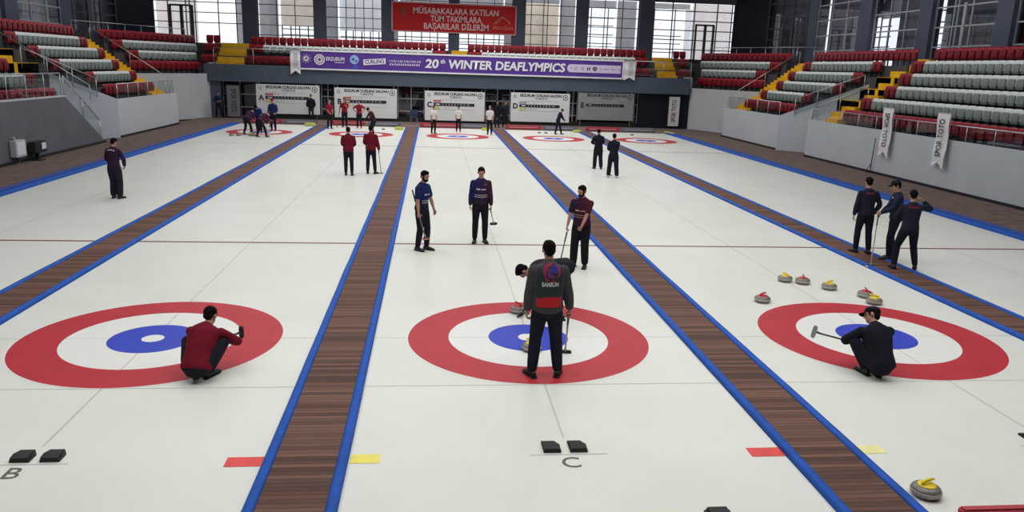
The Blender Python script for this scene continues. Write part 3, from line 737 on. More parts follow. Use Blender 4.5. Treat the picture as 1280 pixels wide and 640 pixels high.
for i, px in enumerate((712, 718, 726.5, 734.5, 742.5, 750, 757.5, 766, 774)):
    q = bx(px)
    pl = [[(q - .09, -.02), (q + .09, -.02), (q + .02, .09)]] if i in (0, 5, 8) else ring_quads(q, 0, .06, .12, 14) if i in (1, 2) else \
        [[(q - .11, -.12), (q - .03, -.12), (q - .03, .1), (q - .11, .1)], [(q + .03, -.12), (q + .11, -.12), (q + .11, .1), (q + .03, .1)]] if i == 3 else \
        ring_quads(q, 0, .05, .15, 14) if i == 4 else [[(q - .17, -.03), (q + .17, -.03), (q + .17, .03), (q - .17, .03)]]
    poly_on('sponsor_mark', pl, M['ink_gray'] if i not in (3, 4) else M['ink'], t, FM(0, 0, -.032))
# left emblems
q = bx(384); pl = []
for i in range(10):
    a = 2 * PI * i / 10 + .15
    pl.append([(q + .13 * math.cos(a - .2), .07 + .13 * math.sin(a - .2)), (q + .40 * math.cos(a), .07 + .40 * math.sin(a)), (q + .13 * math.cos(a + .2), .07 + .13 * math.sin(a + .2))])
poly_on('sun_emblem', pl + ring_quads(q, .07, .07, .17), M['white_vinyl'], t, FM(0, 0))
q = bx(400); poly_on('rosette_emblem', ring_quads(q, .03, .3, .36, 20) + ring_quads(q, .03, .1, .16, 12) + [p for i in range(8) for p in ring_quads(q + .23 * math.cos(i * PI / 4), .03 + .23 * math.sin(i * PI / 4), .05, .09, 8)], M['white_vinyl'], t, FM(0, 0))
text_on('city_lettering', 'ERZURUM', M['white_vinyl'], t, FM(bx(419), .09), size=.34, bold=.02, width=bx(430) - bx(408))
poly_on('small_lettering_strip', [[(bx(418), -.16), (bx(430), -.16), (bx(430), -.11), (bx(418), -.11)]], M['logo_teal'], t, FM(0, 0))
q = bx(442); poly_on('snow_disc', [circle_pts(q, .1, .3, 24)], mat('pale_blue_ink', s2l(150, 182, 226), .6), t, FM(0, 0))
poly_on('snow_disc_blobs', [circle_pts(q - .08, .12, .1, 12), circle_pts(q + .12, .0, .08, 12), [(q - .2, -.55), (q + .32, -.5), (q + .18, -.2), (q - .05, -.22)]], mat('mid_blue_ink', s2l(64, 84, 190), .6), t, FM(0, 0, -.034))  # mid blue shapes printed over and below the pale disc
bm = bmesh.new(); ang = .06
x0, x1 = bx(453), bx(480)
bm.faces.new([bm.verts.new((x, -.028, z)) for x, z in ((x0, -.25), (x1, -.13), (x1, .25), (x0, .13))]); obj('white_label', bm, M['white_vinyl'], t, recalc=False)
mt = FM((x0 + x1) / 2, 0, -.034) @ Matrix.Rotation(.075, 4, 'Z')
text_on('label_lettering', 'CURLING', M['purple'], t, mt, size=.36, bold=.03, width=1.3)
for z, a, b in ((.10, 484.5, 523), (.02, 484.5, 523)):
    poly_on('small_lettering_strip', [[(bx(p), z), (bx(p + 1.3 + (i % 3) * .5), z), (bx(p + 1.3 + (i % 3) * .5), z + .045), (bx(p), z + .045)] for i, p in enumerate(np.arange(a, b, 2.6))], M['logo_teal'], t, FM(0, 0))
poly_on('small_lettering_strip', [[(bx(p), -.2), (bx(p + 1.6), -.2), (bx(p + 1.9), -.06 - (i % 2) * .04), (bx(p + .4), -.06)] for i, p in enumerate(np.arange(485, 522, 2.7))], M['logo_teal'], t, FM(0, 0))
# pennants beside the banner
def pennant(x, z0, z1, w, lab, txt=True):
    t = empty('pennant', (x, 44.8, z1)); tag(t, lab, 'flag')
    bm = bmesh.new(); h = z1 - z0; n = 8; g = []
    for i in range(n + 1):
        z = -h * .85 * i / n; y = .03 * math.sin(i * 1.1)
        g.append([bm.verts.new((q, y + .02 * abs(q) / w, z)) for q in (-w / 2, 0, w / 2)])
    for a, b in zip(g, g[1:]):
        for q in (0, 1): bm.faces.new((a[q], a[q + 1], b[q + 1], b[q]))
    L = g[-1]; e0 = bm.verts.new((-w / 2, .02, -h)); e1 = bm.verts.new((w / 2, .02, -h)); c = bm.verts.new((0, .02, -h * .84))
    bm.faces.new((L[0], L[1], e0)); bm.faces.new((L[1], L[2], e1))
    obj('cloth', bm, M['white_vinyl'], t)
    text_on('lettering', 'SPOR TOTO', M['ink_gray'], t, face_matrix((0.02, -.06, -h * .42), (0, 0, -1), (1, 0, 0)), size=w * .55, width=h * .62)
    bm = bmesh.new(); box(bm, -w / 2 - .04, w / 2 + .04, -.03, .03, -.02, .03); obj('hanging_bar', bm, M['steel'], t)
pennant(-10.78, 3.08, 4.72, .66, 'white forked pennant hanging at the left end of the purple banner')
pennant(12.45, 3.35, 4.74, .82, 'white pennant hanging at the right end of the purple banner')
# red sign on the facade
t = empty('wall_sign', (fx(0.09), FY - .6, fz(7.36))); tag(t, 'large red sign with cream lettering high on the middle column', 'sign')
w, h = 9.05 * SCL / 2, 2.0 * SCL / 2
bm = bmesh.new(); box(bm, -w, w, 0, .06, -h, h); obj('sign_panel', bm, M['sign_red'], t)
bm = bmesh.new()
for a in ((-w - .06, w + .06, h - .03, h + .06), (-w - .06, w + .06, -h - .06, -h + .03), (-w - .06, -w + .03, -h, h), (w - .03, w + .06, -h, h)): box(bm, a[0], a[1], -.02, .05, a[2], a[3])
obj('sign_border', bm, mat('pink_border', s2l(214, 170, 172), .6), t)
px2 = lambda px: -w + (px - 491.5) / (643.5 - 491.5) * 2 * w
for s, a, b, z in (('MÜSABAKALARA KATILAN', 517, 622, .46), ('TÜM TAKIMLARA', 538, 601, -.08), ('BAŞARILAR DİLERİM', 530, 610, -.62)):
    text_on('lettering', s, M['sign_letter'], t, FM((px2(a) + px2(b)) / 2, z, -.012), size=.60, bold=.02, width=px2(b) - px2(a))
q = px2(505.5); poly_on('olive_emblem', ring_quads(q, .38, .1, .21, 16) + [circle_pts(q, .38, .07, 10)], M['logo_olive'], t, FM(0, 0, -.012))
q = px2(627); pl = [[(q - .72 + i * .1, -.3), (q - .66 + i * .1, -.3), (q - .02 + i * .05, .28 - i * .03), (q - .06 + i * .05, .28 - i * .03)] for i in range(3)] + [[(q + .02, .28), (q + .55, -.1), (q + .62, -.3), (q + .54, -.3), (q + .46, -.12), (q - .02, .2)]]
poly_on('house_emblem', pl, M['logo_orange'], t, FM(0, 0, -.012))
text_on('small_lettering', 'ERDOĞAN', M['logo_orange'], t, FM(q + .05, -.58, -.012), size=.36, bold=.012, width=1.5)
# scoreboards
def scoreboard(x0, x1, z0, z1, letter, gray, lab, red=True):
    t = empty('scoreboard', ((x0 + x1) / 2, 45.05, z0)); tag(t, lab, 'scoreboard', 'scoreboards along the far wall')
    w = (x1 - x0) / 2; h = z1 - z0
    bm = bmesh.new(); box(bm, -w, w, 0, .06, 0, h); obj('panel', bm, M['board_gray'] if gray else M['board_white'], t)
    ink = M['ink']; y = -.012; F = lambda x, z: FM(x, z, y)
    text_on('title_lettering', 'ERZURUM CURLING SALONU', ink, t, F(0.05, h * .905), size=.25, bold=.03, width=w * 1.42)
    text_on('subtitle_lettering', 'TÜRKİYE', ink, t, F(0.05, h * .80), size=.17, bold=.008, width=w * .42)
    text_on('sheet_letter', letter, ink, t, F(-w * .845, h * .53), size=.50, bold=.035)
    bm = bmesh.new(); box(bm, -w * .71, w * .66, y, 0, h * .50, h * .60); obj('score_strip', bm, ink, t)
    text_on('strip_numerals', '1  2  3  4  5  6  7  8  9  10', M['board_white'] if not gray else M['ink_gray'], t, FM(-w * .02, h * .55, y - .006), size=.14, width=w * 1.0)
    poly_on('strip_tag', [[(-w * .64, h * .53), (-w * .50, h * .53), (-w * .50, h * .57), (-w * .64, h * .57)]], M['board_white'] if not gray else M['ink_gray'], t, FM(0, 0, y - .006))
    poly_on('logo_ring', ring_quads(w * .85, h * .86, .15, .19, 24), ink, t, F(0, 0))
    poly_on('logo_dot', [circle_pts(w * .85, h * .86, .06, 10)], ink, t, F(0, 0))
    poly_on('corner_logo', ring_quads(-w * .87, h * .87, .07, .12, 14), M['ink_gray'], t, F(0, 0))
    if not gray:
        bm = bmesh.new(); box(bm, -w * .71, -w * .47, y, 0, h * .62, h * .70); obj('team_plate', bm, M['ad_red'] if letter != 'D' else M['ink_gray'], t)
        bm = bmesh.new(); box(bm, -w * .71, -w * .50, y, 0, h * .40, h * .48); obj('team_plate', bm, mat('yellow_plate', s2l(206, 208, 110), .6), t)
        poly_on('plate_writing', [[(-w * .68, h * .65), (-w * .50, h * .65), (-w * .50, h * .665), (-w * .68, h * .665)]], M['board_white'], t, FM(0, 0, y - .004))
        pl = []
        rr = random.Random(ord(letter))
        for zz in (.66, .44):
            for i in range(4):
                if rr.random() < .75:
                    xx = -w * (.40 - .09 * i); pl.append([(xx - .03, h * (zz - .02)), (xx + .03, h * (zz - .02)), (xx + .02, h * (zz + .025)), (xx - .02, h * (zz + .025))])
        poly_on('score_figures', pl, M['ink_gray'], t, F(0, 0))
        poly_on('ruled_line', [[(-w * .71, h * .375), (w * .66, h * .375), (w * .66, h * .382), (-w * .71, h * .382)], [(-w * .5, h * .715), (w * .66, h * .715), (w * .66, h * .722), (-w * .5, h * .722)]], M['ink_gray'], t, F(0, 0))
    bm = bmesh.new()
    for x in (-w * .9, w * .9): rod(bm, (x, .09, -.02 if z0 < .3 else -z0 + .1), (x, .09, h + .18), .025)
    obj('mounting_posts', bm, M['steel'], t)
scoreboard(-13.52, -9.25, .38, 2.36, 'A', False, 'white scoreboard marked A farthest left on the far wall')
scoreboard(-8.24, -3.95, .24, 2.27, 'B', False, 'white scoreboard marked B second from the left on the far wall')
scoreboard(-2.0, 2.19, .20, 2.23, 'C', False, 'white scoreboard marked C in the middle of the far wall')
scoreboard(4.06, 8.29, .26, 2.29, 'D', False, 'white scoreboard marked D on the far wall')
scoreboard(8.9, 12.96, .50, 2.42, 'E', True, 'grey scoreboard marked E at the right of the far wall')  # plain grey panel without team plates
# vertical sponsor panels
def panel(x0, x1, z0, z1, lab, m, y=45.15):
    t = empty('sponsor_panel', ((x0 + x1) / 2, y, z0)); tag(t, lab, 'panel')
    w = (x1 - x0) / 2; h = z1 - z0
    bm = bmesh.new(); box(bm, -w, w, 0, .05, 0, h); obj('board', bm, m, t)
    text_on('lettering', 'SPOR TOTO', M['ink'], t, face_matrix((0.0, -.012, h * .52), (0, 0, 1) if x0 > 0 else (0, 0, -1), (-1, 0, 0) if x0 > 0 else (1, 0, 0)), size=w * 1.1, bold=.01, width=h * .75)
    bm = bmesh.new(); box(bm, -w - .06, -w, -.01, .06, -.05, h + .08); box(bm, w, w + .06, -.01, .06, -.05, h + .08); box(bm, -w, w, -.01, .06, h, h + .08); obj('frame', bm, M['black'], t)
panel(-15.5, -14.65, .1, 2.2, 'grey standing panel with vertical lettering at the far left corner', mat('panel_grey', s2l(128, 128, 136), .7))
panel(15.6, 16.4, .2, 2.3, 'white standing panel with vertical lettering at the far right corner', M['white_vinyl'])
# flags on the right wall
def wall_flag(y, lab, up):
    t = empty('pennant', (17.46, y, 2.86)); tag(t, lab, 'flag')
    w, h = .72, 2.05; n = 10; bm = bmesh.new(); g = []
    for i in range(n + 1):
        z = -h * .88 * i / n; g.append([bm.verts.new((-.03 - .03 * math.sin(i * .9 + q), q, z)) for q in (-w / 2, 0, w / 2)])
    for a, b in zip(g, g[1:]):
        for q in (0, 1): bm.faces.new((a[q], a[q + 1], b[q + 1], b[q]))
    L = g[-1]; e0 = bm.verts.new((-.06, -w / 2, -h)); e1 = bm.verts.new((-.06, w / 2, -h * .98))
    bm.faces.new((L[0], L[1], e0)); bm.faces.new((L[1], L[2], e1))
    obj('cloth', bm, M['white_vinyl'], t)
    ex, ez = ((0, 0, 1), (0, 1, 0)) if up else ((0, 0, -1), (0, -1, 0))
    text_on('lettering', 'SPOR TOTO', M['ink'], t, face_matrix((-.085, 0.0, -h * .44), ex, ez), size=w * .62, bold=.01, width=h * .68)
    bm = bmesh.new(); rod(bm, (-.03, -w / 2 - .03, 0), (-.03, w / 2 + .03, 0), .02); obj('hanging_bar', bm, M['steel'], t)
    bm = bmesh.new(); rod(bm, (.0, -w / 2, -.0), (-.02, -w / 2 - .02, -h - .1), .012); obj('edge_pole', bm, M['frame_gray'], t)
wall_flag(20.12, 'white flag with vertical lettering on the right wall, farther from the camera', False)
wall_flag(16.45, 'white flag with vertical lettering on the right wall, nearer to the camera', True)
t = bmesh.new(); rod(t, (17.5, 21.05, .05), (17.5, 20.95, 1.55), .02); rod(t, (17.45, 21.3, .04), (17.5, 21.0, .5), .015)
tag(obj('wall_pole', t, M['pole_black'], smooth=True), 'thin dark pole leaning on the right white wall beside a flag', 'pole')
# box and monitor on the charcoal wall
t = empty('electrical_box', (-16.58, 18.95, .28)); tag(t, 'white electrical box on the charcoal wall at the left', 'box')
bm = bmesh.new(); box(bm, 0, .22, -.36, .36, 0, .60); bmesh.ops.bevel(bm, geom=bm.edges[:], offset=.012, segments=2, affect='EDGES'); obj('cabinet', bm, M['white_wall'], t)
bm = bmesh.new(); box(bm, .221, .232, -.28, .28, .08, .54); obj('box_door', bm, M['white_vinyl'], t)
bm = bmesh.new(); rod(bm, (.1, -.1, .6), (.06, -.16, .72), .03); obj('cable_gland', bm, M['white_wall'], t)
bm = bmesh.new(); rod(bm, (.05, .1, 0), (.05, .1, -.27), .03); obj('conduit', bm, M['dark_wall'], t)
t = empty('monitor_stand', (-16.35, 20.1, 0)); tag(t, 'black boxed monitor with a small white label beside the white electrical box', 'monitor')
bm = bmesh.new(); box(bm, -.12, .16, -.5, .42, .32, .74); bmesh.ops.bevel(bm, geom=bm.edges[:], offset=.02, segments=2, affect='EDGES'); obj('screen', bm, M['black'], t)
bm = bmesh.new(); box(bm, .162, .17, .02, .34, .44, .68); obj('white_label', bm, M['white_vinyl'], t)
bm = bmesh.new(); box(bm, -.05, .05, -.1, .0, .04, .34); box(bm, -.15, .2, -.25, .15, .03, .06); obj('stand_leg', bm, M['black'], t)
# low foam advertising boards at the far end
for a, b, m, lab in ((3.35, 5.75, 'ad_red', 'low red board at the far end behind the house under scoreboard D'), (5.85, 8.1, 'ad_gray', 'low grey board at the far end right of the red board under scoreboard D'),
                     (8.75, 11.05, 'ad_red', 'low red board at the far end under scoreboard E'), (11.15, 13.5, 'ad_gray', 'low grey board at the far end right of the red board under scoreboard E'),
                     (-2.3, 0.35, 'ad_red', 'low red board at the far end under scoreboard C'), (.45, 2.0, 'ad_gray', 'low grey board at the far end right of the red board under scoreboard C'),
                     (-8.0, -5.8, 'ad_red', 'low red board at the far end under scoreboard B'), (-5.7, -3.5, 'ad_gray', 'low grey board at the far end right of the red board under scoreboard B'),
                     (-13.2, -11.1, 'ad_red', 'low red board at the far end under scoreboard A'), (-11.0, -8.9, 'ad_gray', 'low grey board at the far end right of the red board under scoreboard A')):
    t = empty('advertising_board', ((a + b) / 2, 40.9, 0)); tag(t, lab, 'board', 'low advertising boards at the far end')
    w = (b - a) / 2
    bm = bmesh.new(); box(bm, -w, w, 0, .14, 0.03, .3); bmesh.ops.bevel(bm, geom=bm.edges[:], offset=.02, segments=2, affect='EDGES'); obj('foam_block', bm, M[m], t)
    poly_on('board_stripe', [[(-w * .8, .12), (w * .8, .12), (w * .8, .2), (-w * .8, .2)]], mat('stripe_pink', s2l(206, 130, 138), .7) if m == 'ad_red' else mat('stripe_grey', s2l(160, 160, 172), .7), t, FM(0, 0, -.006))
# near red board
t = empty('advertising_board', (4.35, -5.35, 0)); tag(t, 'low dark red board with pale lettering at the bottom right edge of the picture', 'board')
bm = bmesh.new(); box(bm, -.98, 1.2, 0, .10, 0, .215); bmesh.ops.bevel(bm, geom=bm.edges[:], offset=.02, segments=2, affect='EDGES'); obj('foam_block', bm, M['ad_red'], t)
text_on('lettering', 'ERZURUM', mat('pale_pink_letter', s2l(232, 190, 190), .7), t, FM(.22, .13, -.008), size=.19, bold=.01, width=.95)
poly_on('ring_logo', ring_quads(-.6, .13, .045, .062, 16), _mats['pale_pink_letter'], t, FM(0, 0, -.008))
t = bmesh.new(); box(t, 1.03, 1.27, -5.25, -5.02, 0, .14); bmesh.ops.bevel(t, geom=t.edges[:], offset=.03, segments=2, affect='EDGES')
tag(obj('rubber_block', t, M['black']), 'black rubber block at the bottom edge of the middle sheet', 'block')
# foam pieces by the walkway ends
for x, y, w, l, lab, rz in ((-3.55, 38.6, .45, .6, 'crumpled yellow-green foam pad at the far end between sheets B and C', .3), (-9.15, 39.8, .7, .35, 'yellow-green foam pad at the far end beside sheet A', .2),
                        (1.95, 39.7, .5, .3, 'small greenish foam pad at the far end of the middle sheet', 0), (7.95, 39.8, .55, .3, 'small yellow foam pad at the far end left of the far right sheet', -.2), (14.3, 40.2, .3, 1.6, 'long yellow foam strip at the far right corner of the far right sheet', .05)):
    t = bmesh.new(); box(t, -w / 2, w / 2, -l / 2, l / 2, 0, .16 if w > .35 else .10); bmesh.ops.bevel(t, geom=t.edges[:], offset=.04, segments=2, affect='EDGES')
    o = obj('foam_pad', t, M['foam_yellow'], smooth=False); o.location = (x, y, .03 if x > 14 or x < -9 else 0.0); o.rotation_euler = (0, 0, rz); tag(o, lab, 'foam pad')
# hacks
def hack(x, y, lab, s=1):
    t = empty('starting_hack', (x, y, 0)); tag(t, lab, 'hack')
    bm = bmesh.new(); prism(bm, [(-.095, -.14), (.095, -.14), (.095, .02), (.05, .10), (-.095, .10)], 0.0, .022); obj('base_plate', bm, M['black'], t)
    bm = bmesh.new()
    pf = [(-.14, .022), (-.14, .05), (-.06, .062), (.06, .035), (.10, .022)]
    a = [bm.verts.new((-.085, y2, z)) for y2, z in pf]; b = [bm.verts.new((.085 if i < 3 else .045, y2, z)) for i, (y2, z) in enumerate(pf)]
    bm.faces.new(a); bm.faces.new(b[::-1])
    for i in range(5): bm.faces.new((a[i], a[(i + 1) % 5], b[(i + 1) % 5], b[i]))
    obj('foot_pad', bm, M['black'], t)
hack(-.175, -3.56, 'left black rubber hack above the painted letter C'); hack(.115, -3.56, 'right black rubber hack above the painted letter C')
hack(-5.60, -3.56, 'left black rubber hack above the painted letter B'); hack(-5.31, -3.56, 'right black rubber hack above the painted letter B')
hack(5.50, -3.56, 'left black rubber hack behind the crouching player in black, cut by the right picture edge')
for x, y, lab in ((5.3, 38.6, 'small dark hack at the far end of the sheet under scoreboard D, left one'), (5.72, 38.6, 'small dark hack at the far end of the sheet under scoreboard D, right one'),
                  (11.35, 38.7, 'small dark hack at the far end of the far right sheet'), (-4.5, 38.5, 'small dark hack at the far end of sheet B'), (-11.35, 38.5, 'small dark hack at the far end of sheet A')):
    hack(x, y, lab)
# blue chair
t = empty('plastic_chair', (-2.72, 43.3, .03)); tag(t, 'dark blue chair standing at the far end between scoreboards B and C', 'chair')
bm = bmesh.new(); box(bm, -.24, .24, -.24, .22, .42, .47); obj('seat', bm, M['chair_blue'], t)
bm = bmesh.new(); box(bm, -.26, .26, .2, .25, .5, .95); bmesh.ops.bevel(bm, geom=bm.edges[:], offset=.02, segments=2, affect='EDGES'); obj('backrest', bm, M['chair_blue'], t)
for x in (-.21, .21):
    for y in (-.2, .2):
        bm = bmesh.new(); rod(bm, (x, y, 0), (x, y, .43), .018); obj('leg', bm, M['steel'], t)
# curling stones
def lathe(bm, prof, seg=40):
    rings = [[bm.verts.new((r * math.cos(2 * PI * i / seg), r * math.sin(2 * PI * i / seg), z)) for i in range(seg)] for r, z in prof]
    for a, b in zip(rings, rings[1:]):
        for i in range(seg): bm.faces.new((a[i], a[(i + 1) % seg], b[(i + 1) % seg], b[i]))
    bm.faces.new(rings[0][::-1]); bm.faces.new(rings[-1])
def arc(r, cz, a0, a1, n, rx=None, base=0): return [(base + (rx or r) * math.cos(a0 + (a1 - a0) * i / n), cz + r * math.sin(a0 + (a1 - a0) * i / n)) for i in range(n + 1)]
stone_src = {}
def stone(x, y, c, rz, lab):
    if c not in stone_src:
        bm = bmesh.new(); lathe(bm, [(.06, .0)] + arc(.058, .058, -PI / 2, -.30, 8, .062, .083) ); lathe(bm, arc(.058, .058, .30, PI / 2, 8, .062, .083) + [(.05, .118)]); lathe(bm, [(.1422, .040), (.1422, .076)])
        me = bpy.data.meshes.new('granite_body'); bmesh.ops.recalc_face_normals(bm, faces=bm.faces[:]); bm.to_mesh(me); bm.free()
        bm = bmesh.new(); lathe(bm, [(.142, .0395), (.1465, .046), (.1472, .058), (.1465, .070), (.142, .0765)]); m2 = bpy.data.meshes.new('striking_band'); bmesh.ops.recalc_face_normals(bm, faces=bm.faces[:]); bm.to_mesh(m2); bm.free()
        bm = bmesh.new(); lathe(bm, [(.088, .114), (.088, .120), (.080, .127), (.03, .131)]); m3 = bpy.data.meshes.new('handle_cap'); bmesh.ops.recalc_face_normals(bm, faces=bm.faces[:]); bm.to_mesh(m3); bm.free()
        bm = bmesh.new(); tube(bm, [(-.055, 0, .122), (-.06, 0, .142), (-.05, 0, .158), (-.02, 0, .166), (.03, 0, .168), (.085, 0, .165)], [.02, .018, .017, .017, .016, .013], right=(0, 1, 0), seg=10); m4 = bpy.data.meshes.new('handle_grip'); bmesh.ops.recalc_face_normals(bm, faces=bm.faces[:]); bm.to_mesh(m4); bm.free()
        for me_, mm in ((me, 'granite'), (m2, 'granite_band'), (m3, c), (m4, c)): me_.materials.append(M[mm])
        for me_ in (me, m2, m3, m4): me_.polygons.foreach_set('use_smooth', [True] * len(me_.polygons))
        stone_src[c] = (me, m2, m3, m4)
    t = empty('curling_stone', (x, y, 0), rz); tag(t, lab, 'curling stone', 'granite curling stones on the ice')
    for me_ in stone_src[c]:
        o = bpy.data.objects.new(me_.name.split('.')[0], me_); COL.objects.link(o); o.parent = t
stone(-.02, 1.24, 'cap_red', 2.2, 'red-handled curling stone at the top of the middle house beside the bending player')
stone(-.02, -.57, 'cap_yellow', 2.6, 'yellow-handled curling stone on the blue circle behind the grey-jacketed player')
stone(4.53, 1.88, 'cap_red', .5, 'red-handled curling stone alone left of the others, just above the right house')
stone(5.61, 3.31, 'cap_yellow', 1.9, 'yellow-handled curling stone leftmost of the touching pair beyond the right house')
stone(5.90, 3.14, 'cap_red', 1.2, 'red-handled curling stone right beside a yellow one on the centre line beyond the right house')
stone(6.25, 2.74, 'cap_yellow', .3, 'yellow-handled curling stone standing alone in the middle of the scattered stones')
stone(6.69, 2.20, 'cap_red', 1.3, 'red-handled curling stone partly hidden behind a yellow one at the right')
stone(6.62, 1.77, 'cap_yellow', 2.4, 'yellow-handled curling stone in front of a red one, nearest the right house')
stone(3.43, -4.72, 'cap_yellow', .3, 'large yellow-handled curling stone nearest the camera beside the blue walkway foam')
stone(-12.10, 32.0, 'cap_red', .5, 'small far curling stone, leftmost on the far left sheet')
stone(-11.74, 32.05, 'cap_red', .9, 'small far curling stone, second from the left on the far left sheet')
stone(-11.14, 32.25, 'cap_yellow', .2, 'small far curling stone between the feet of the two bending players')
stone(-10.98, 32.1, 'cap_red', 1.2, 'small far curling stone right beside the bending players on the far left sheet')
# ---------------------------------------------------------------- people
TMP = []
def remeshed(bm, voxel, smooth_it=4, name='body'):
    bmesh.ops.recalc_face_normals(bm, faces=bm.faces[:])
    me = bpy.data.meshes.new(name); bm.to_mesh(me); bm.free()
    o = bpy.data.objects.new('tmp_remesh', me); COL.objects.link(o)
    r = o.modifiers.new('r', 'REMESH'); r.mode = 'VOXEL'; r.voxel_size = voxel; r.use_smooth_shade = True
    if smooth_it:
        s = o.modifiers.new('s', 'SMOOTH'); s.factor = .5; s.iterations = smooth_it
    dg = bpy.context.evaluated_depsgraph_get(); dg.update()
    m2 = bpy.data.meshes.new_from_object(o.evaluated_get(dg)); m2.name = name
    bpy.data.objects.remove(o); bpy.data.meshes.remove(me)
    m2.polygons.foreach_set('use_smooth', [True] * len(m2.polygons))
    return m2

def ik(a, t, l1, l2, pole):
    a, t, pole = Vector(a), Vector(t), Vector(pole)
    d = t - a; L = d.length; mx = (l1 + l2) * .999
    if L > mx: d = d * (mx / L); L = mx; t = a + d
    dn = d.normalized(); x = (l1 * l1 - l2 * l2 + L * L) / (2 * L); h = math.sqrt(max(0, l1 * l1 - x * x))
    p = pole - dn * pole.dot(dn)
    p = p.normalized() if p.length > 1e-6 else dn.orthogonal().normalized()
    return a + dn * x + p * h, t

class Pose: pass
def lerp3(pts, f):
    n = len(pts) - 1; f = max(0, min(1, f)) * n; i = min(int(f), n - 1)
    return pts[i].lerp(pts[i + 1], f - i)

def person(label, x, y, h, H=1.76, z=0.0, pelvis=None, lean=(2, 0), bend=3, twist=0, feet=None, hands=None, elbows=None, head=(0, 0),
           top=('#', 'long'), trousers=None, hair='hair', beard=False, cap=None, voxel=.010, grip=(.5, .5), knee=None, skin='skin', shoe='shoe', loose=0.0, decals=(), build=1.0, belt=None, glasses=False):
    """local frame: x right, y forward, z up, feet on z=0. h = heading in degrees, 0 faces +Y."""
    s = H / 1.76
    far = voxel > .013
    P = Pose()
    pel = Vector(pelvis) if pelvis else Vector((0, 0, .962))
    pel = pel * 1.0; pel = Vector((pel.x, pel.y, pel.z * s))
    # spine
    SL = .55 * s; N = 10
    pts = [pel]; dirs = []
    for i in range(N + 1):
        f = i / N; a = math.radians(lean[0] + bend * f); b = math.radians(lean[1])
        d = Vector((math.sin(b), math.sin(a) * math.cos(b), math.cos(a) * math.cos(b))).normalized(); dirs.append(d)
        if i < N: pts.append(pts[-1] + d * (SL / N))
    def frame(f):
        d = lerp3(dirs, f).normalized(); tw = math.radians(twist) * max(0, min(1, f))
        xr = Vector((math.cos(tw), math.sin(tw), 0)); xr = (xr - d * xr.dot(d)).normalized(); fw = d.cross(xr)
        return xr, fw, d
    def sp(f, ox=0, oy=0):
        base = lerp3(pts, f) if f >= 0 else pts[0] + dirs[0] * (f * SL)
        if f > 1: base = pts[-1] + dirs[-1] * ((f - 1) * SL)
        xr, fw, d = frame(max(0, min(1, f))); return base + xr * ox + fw * oy
    wS = .182 * s * (0.5 + build / 2)
    shoulders = [sp(.845, sx * wS, -.005) for sx in (-1, 1)]
    hips = [pel + frame(0)[0] * (sx * .088 * s) - dirs[0] * .03 * s for sx in (-1, 1)]
    if feet is None: feet = [(-.11, 0, 8), (.11, 0, -8)]
    ua, fa, th, shn = .285 * s, .255 * s, .43 * s, .425 * s
    if hands is None: hands = [(-.26, .03, .78), (.26, .03, .78)]
    if elbows is None: elbows = [(-.3, -1, 0), (.3, -1, 0)]
    if knee is None: knee = [(-.12, 1, 0), (.12, 1, 0)]
    arms, legs, fdir = [], [], []
    for i in (0, 1):
        tgt = Vector(hands[i]); tgt.z *= s
        e, w = ik(shoulders[i], tgt, ua, fa, elbows[i]); arms.append((shoulders[i], e, w))
        f = feet[i]; fz = f[3] if len(f) > 3 else 0.0
        an = Vector((f[0], f[1], .085 * s + fz)); ank_off = math.radians(f[2])
        fd = Vector((math.sin(-ank_off), math.cos(ank_off), 0)); fdir.append(fd)
        k, a2 = ik(hips[i], an, th, shn, knee[i]); legs.append((hips[i], k, a2))
    nb = sp(1.0); xr, fw, d = frame(1.0)
    hy, hp = math.radians(head[0]), math.radians(head[1])
    neckdir = (d * .93 + fw * .25).normalized()
    hm = Matrix((xr, fw, d)).transposed() @ Matrix.Rotation(hy, 3, 'Z') @ Matrix.Rotation(hp, 3, 'X')
    hc = nb + neckdir * .045 * s + (hm @ Vector((0, .012, .112))) * s
    HM = Matrix.Translation(hc) @ hm.to_4x4() @ Matrix.Scale(s, 4)
    S = lambda v: HM @ Vector(v)
    def limb(bm, pl, radii, seg=12): tube(bm, pl, [r * s for r in radii], seg=seg)
    def torso(bm, rows, inf):
        tube(bm, [sp(f, 0, oy * s) for f, rx, ry, oy in rows], [((rx * build) * s + inf, (ry * build) * s + inf) for f, rx, ry, oy in rows], right=frame(.5)[0], seg=20)
    TR = [(-.19, .10, .085, 0), (-.10, .158, .115, -.005), (.0, .170, .124, -.008), (.12, .160, .115, -.004), (.28, .148, .106, 0), (.45, .157, .112, .004), (.62, .172, .118, .006), (.78, .182, .114, 0), (.87, .172, .098, -.008), (.94, .122, .080, -.012), (1.0, .062, .06, -.012)]
    # ---- body
    bm = bmesh.new()
    torso(bm, TR, -.006)
    tube(bm, [sp(.93, 0, -.012), nb + neckdir * .05 * s, nb + neckdir * .13 * s + hm @ Vector((0, -.0, 0))], [.062 * s, .056 * s, .055 * s], seg=12)
    for i in (0, 1):
        a, e, w = arms[i]
        limb(bm, [a, a.lerp(e, .35), a.lerp(e, .75), e], [.056, .05, .043, .039]); limb(bm, [e, e.lerp(w, .3), e.lerp(w, .75), w], [.039, .041, .032, .026])
        hpj, k, an = legs[i]
        limb(bm, [hpj, hpj.lerp(k, .3), hpj.lerp(k, .7), k], [.085, .082, .064, .052]); limb(bm, [k, k.lerp(an, .3), k.lerp(an, .7), an], [.05, .053, .04, .034])
        limb(bm, [an - Vector((0, 0, .03)), an + fdir[i] * .12 - Vector((0, 0, .045))], [.035, .03])
    # head
    rot = hm
    ell = lambda c, r: ellipsoid(bm, S(c), [q * s for q in r], rot)
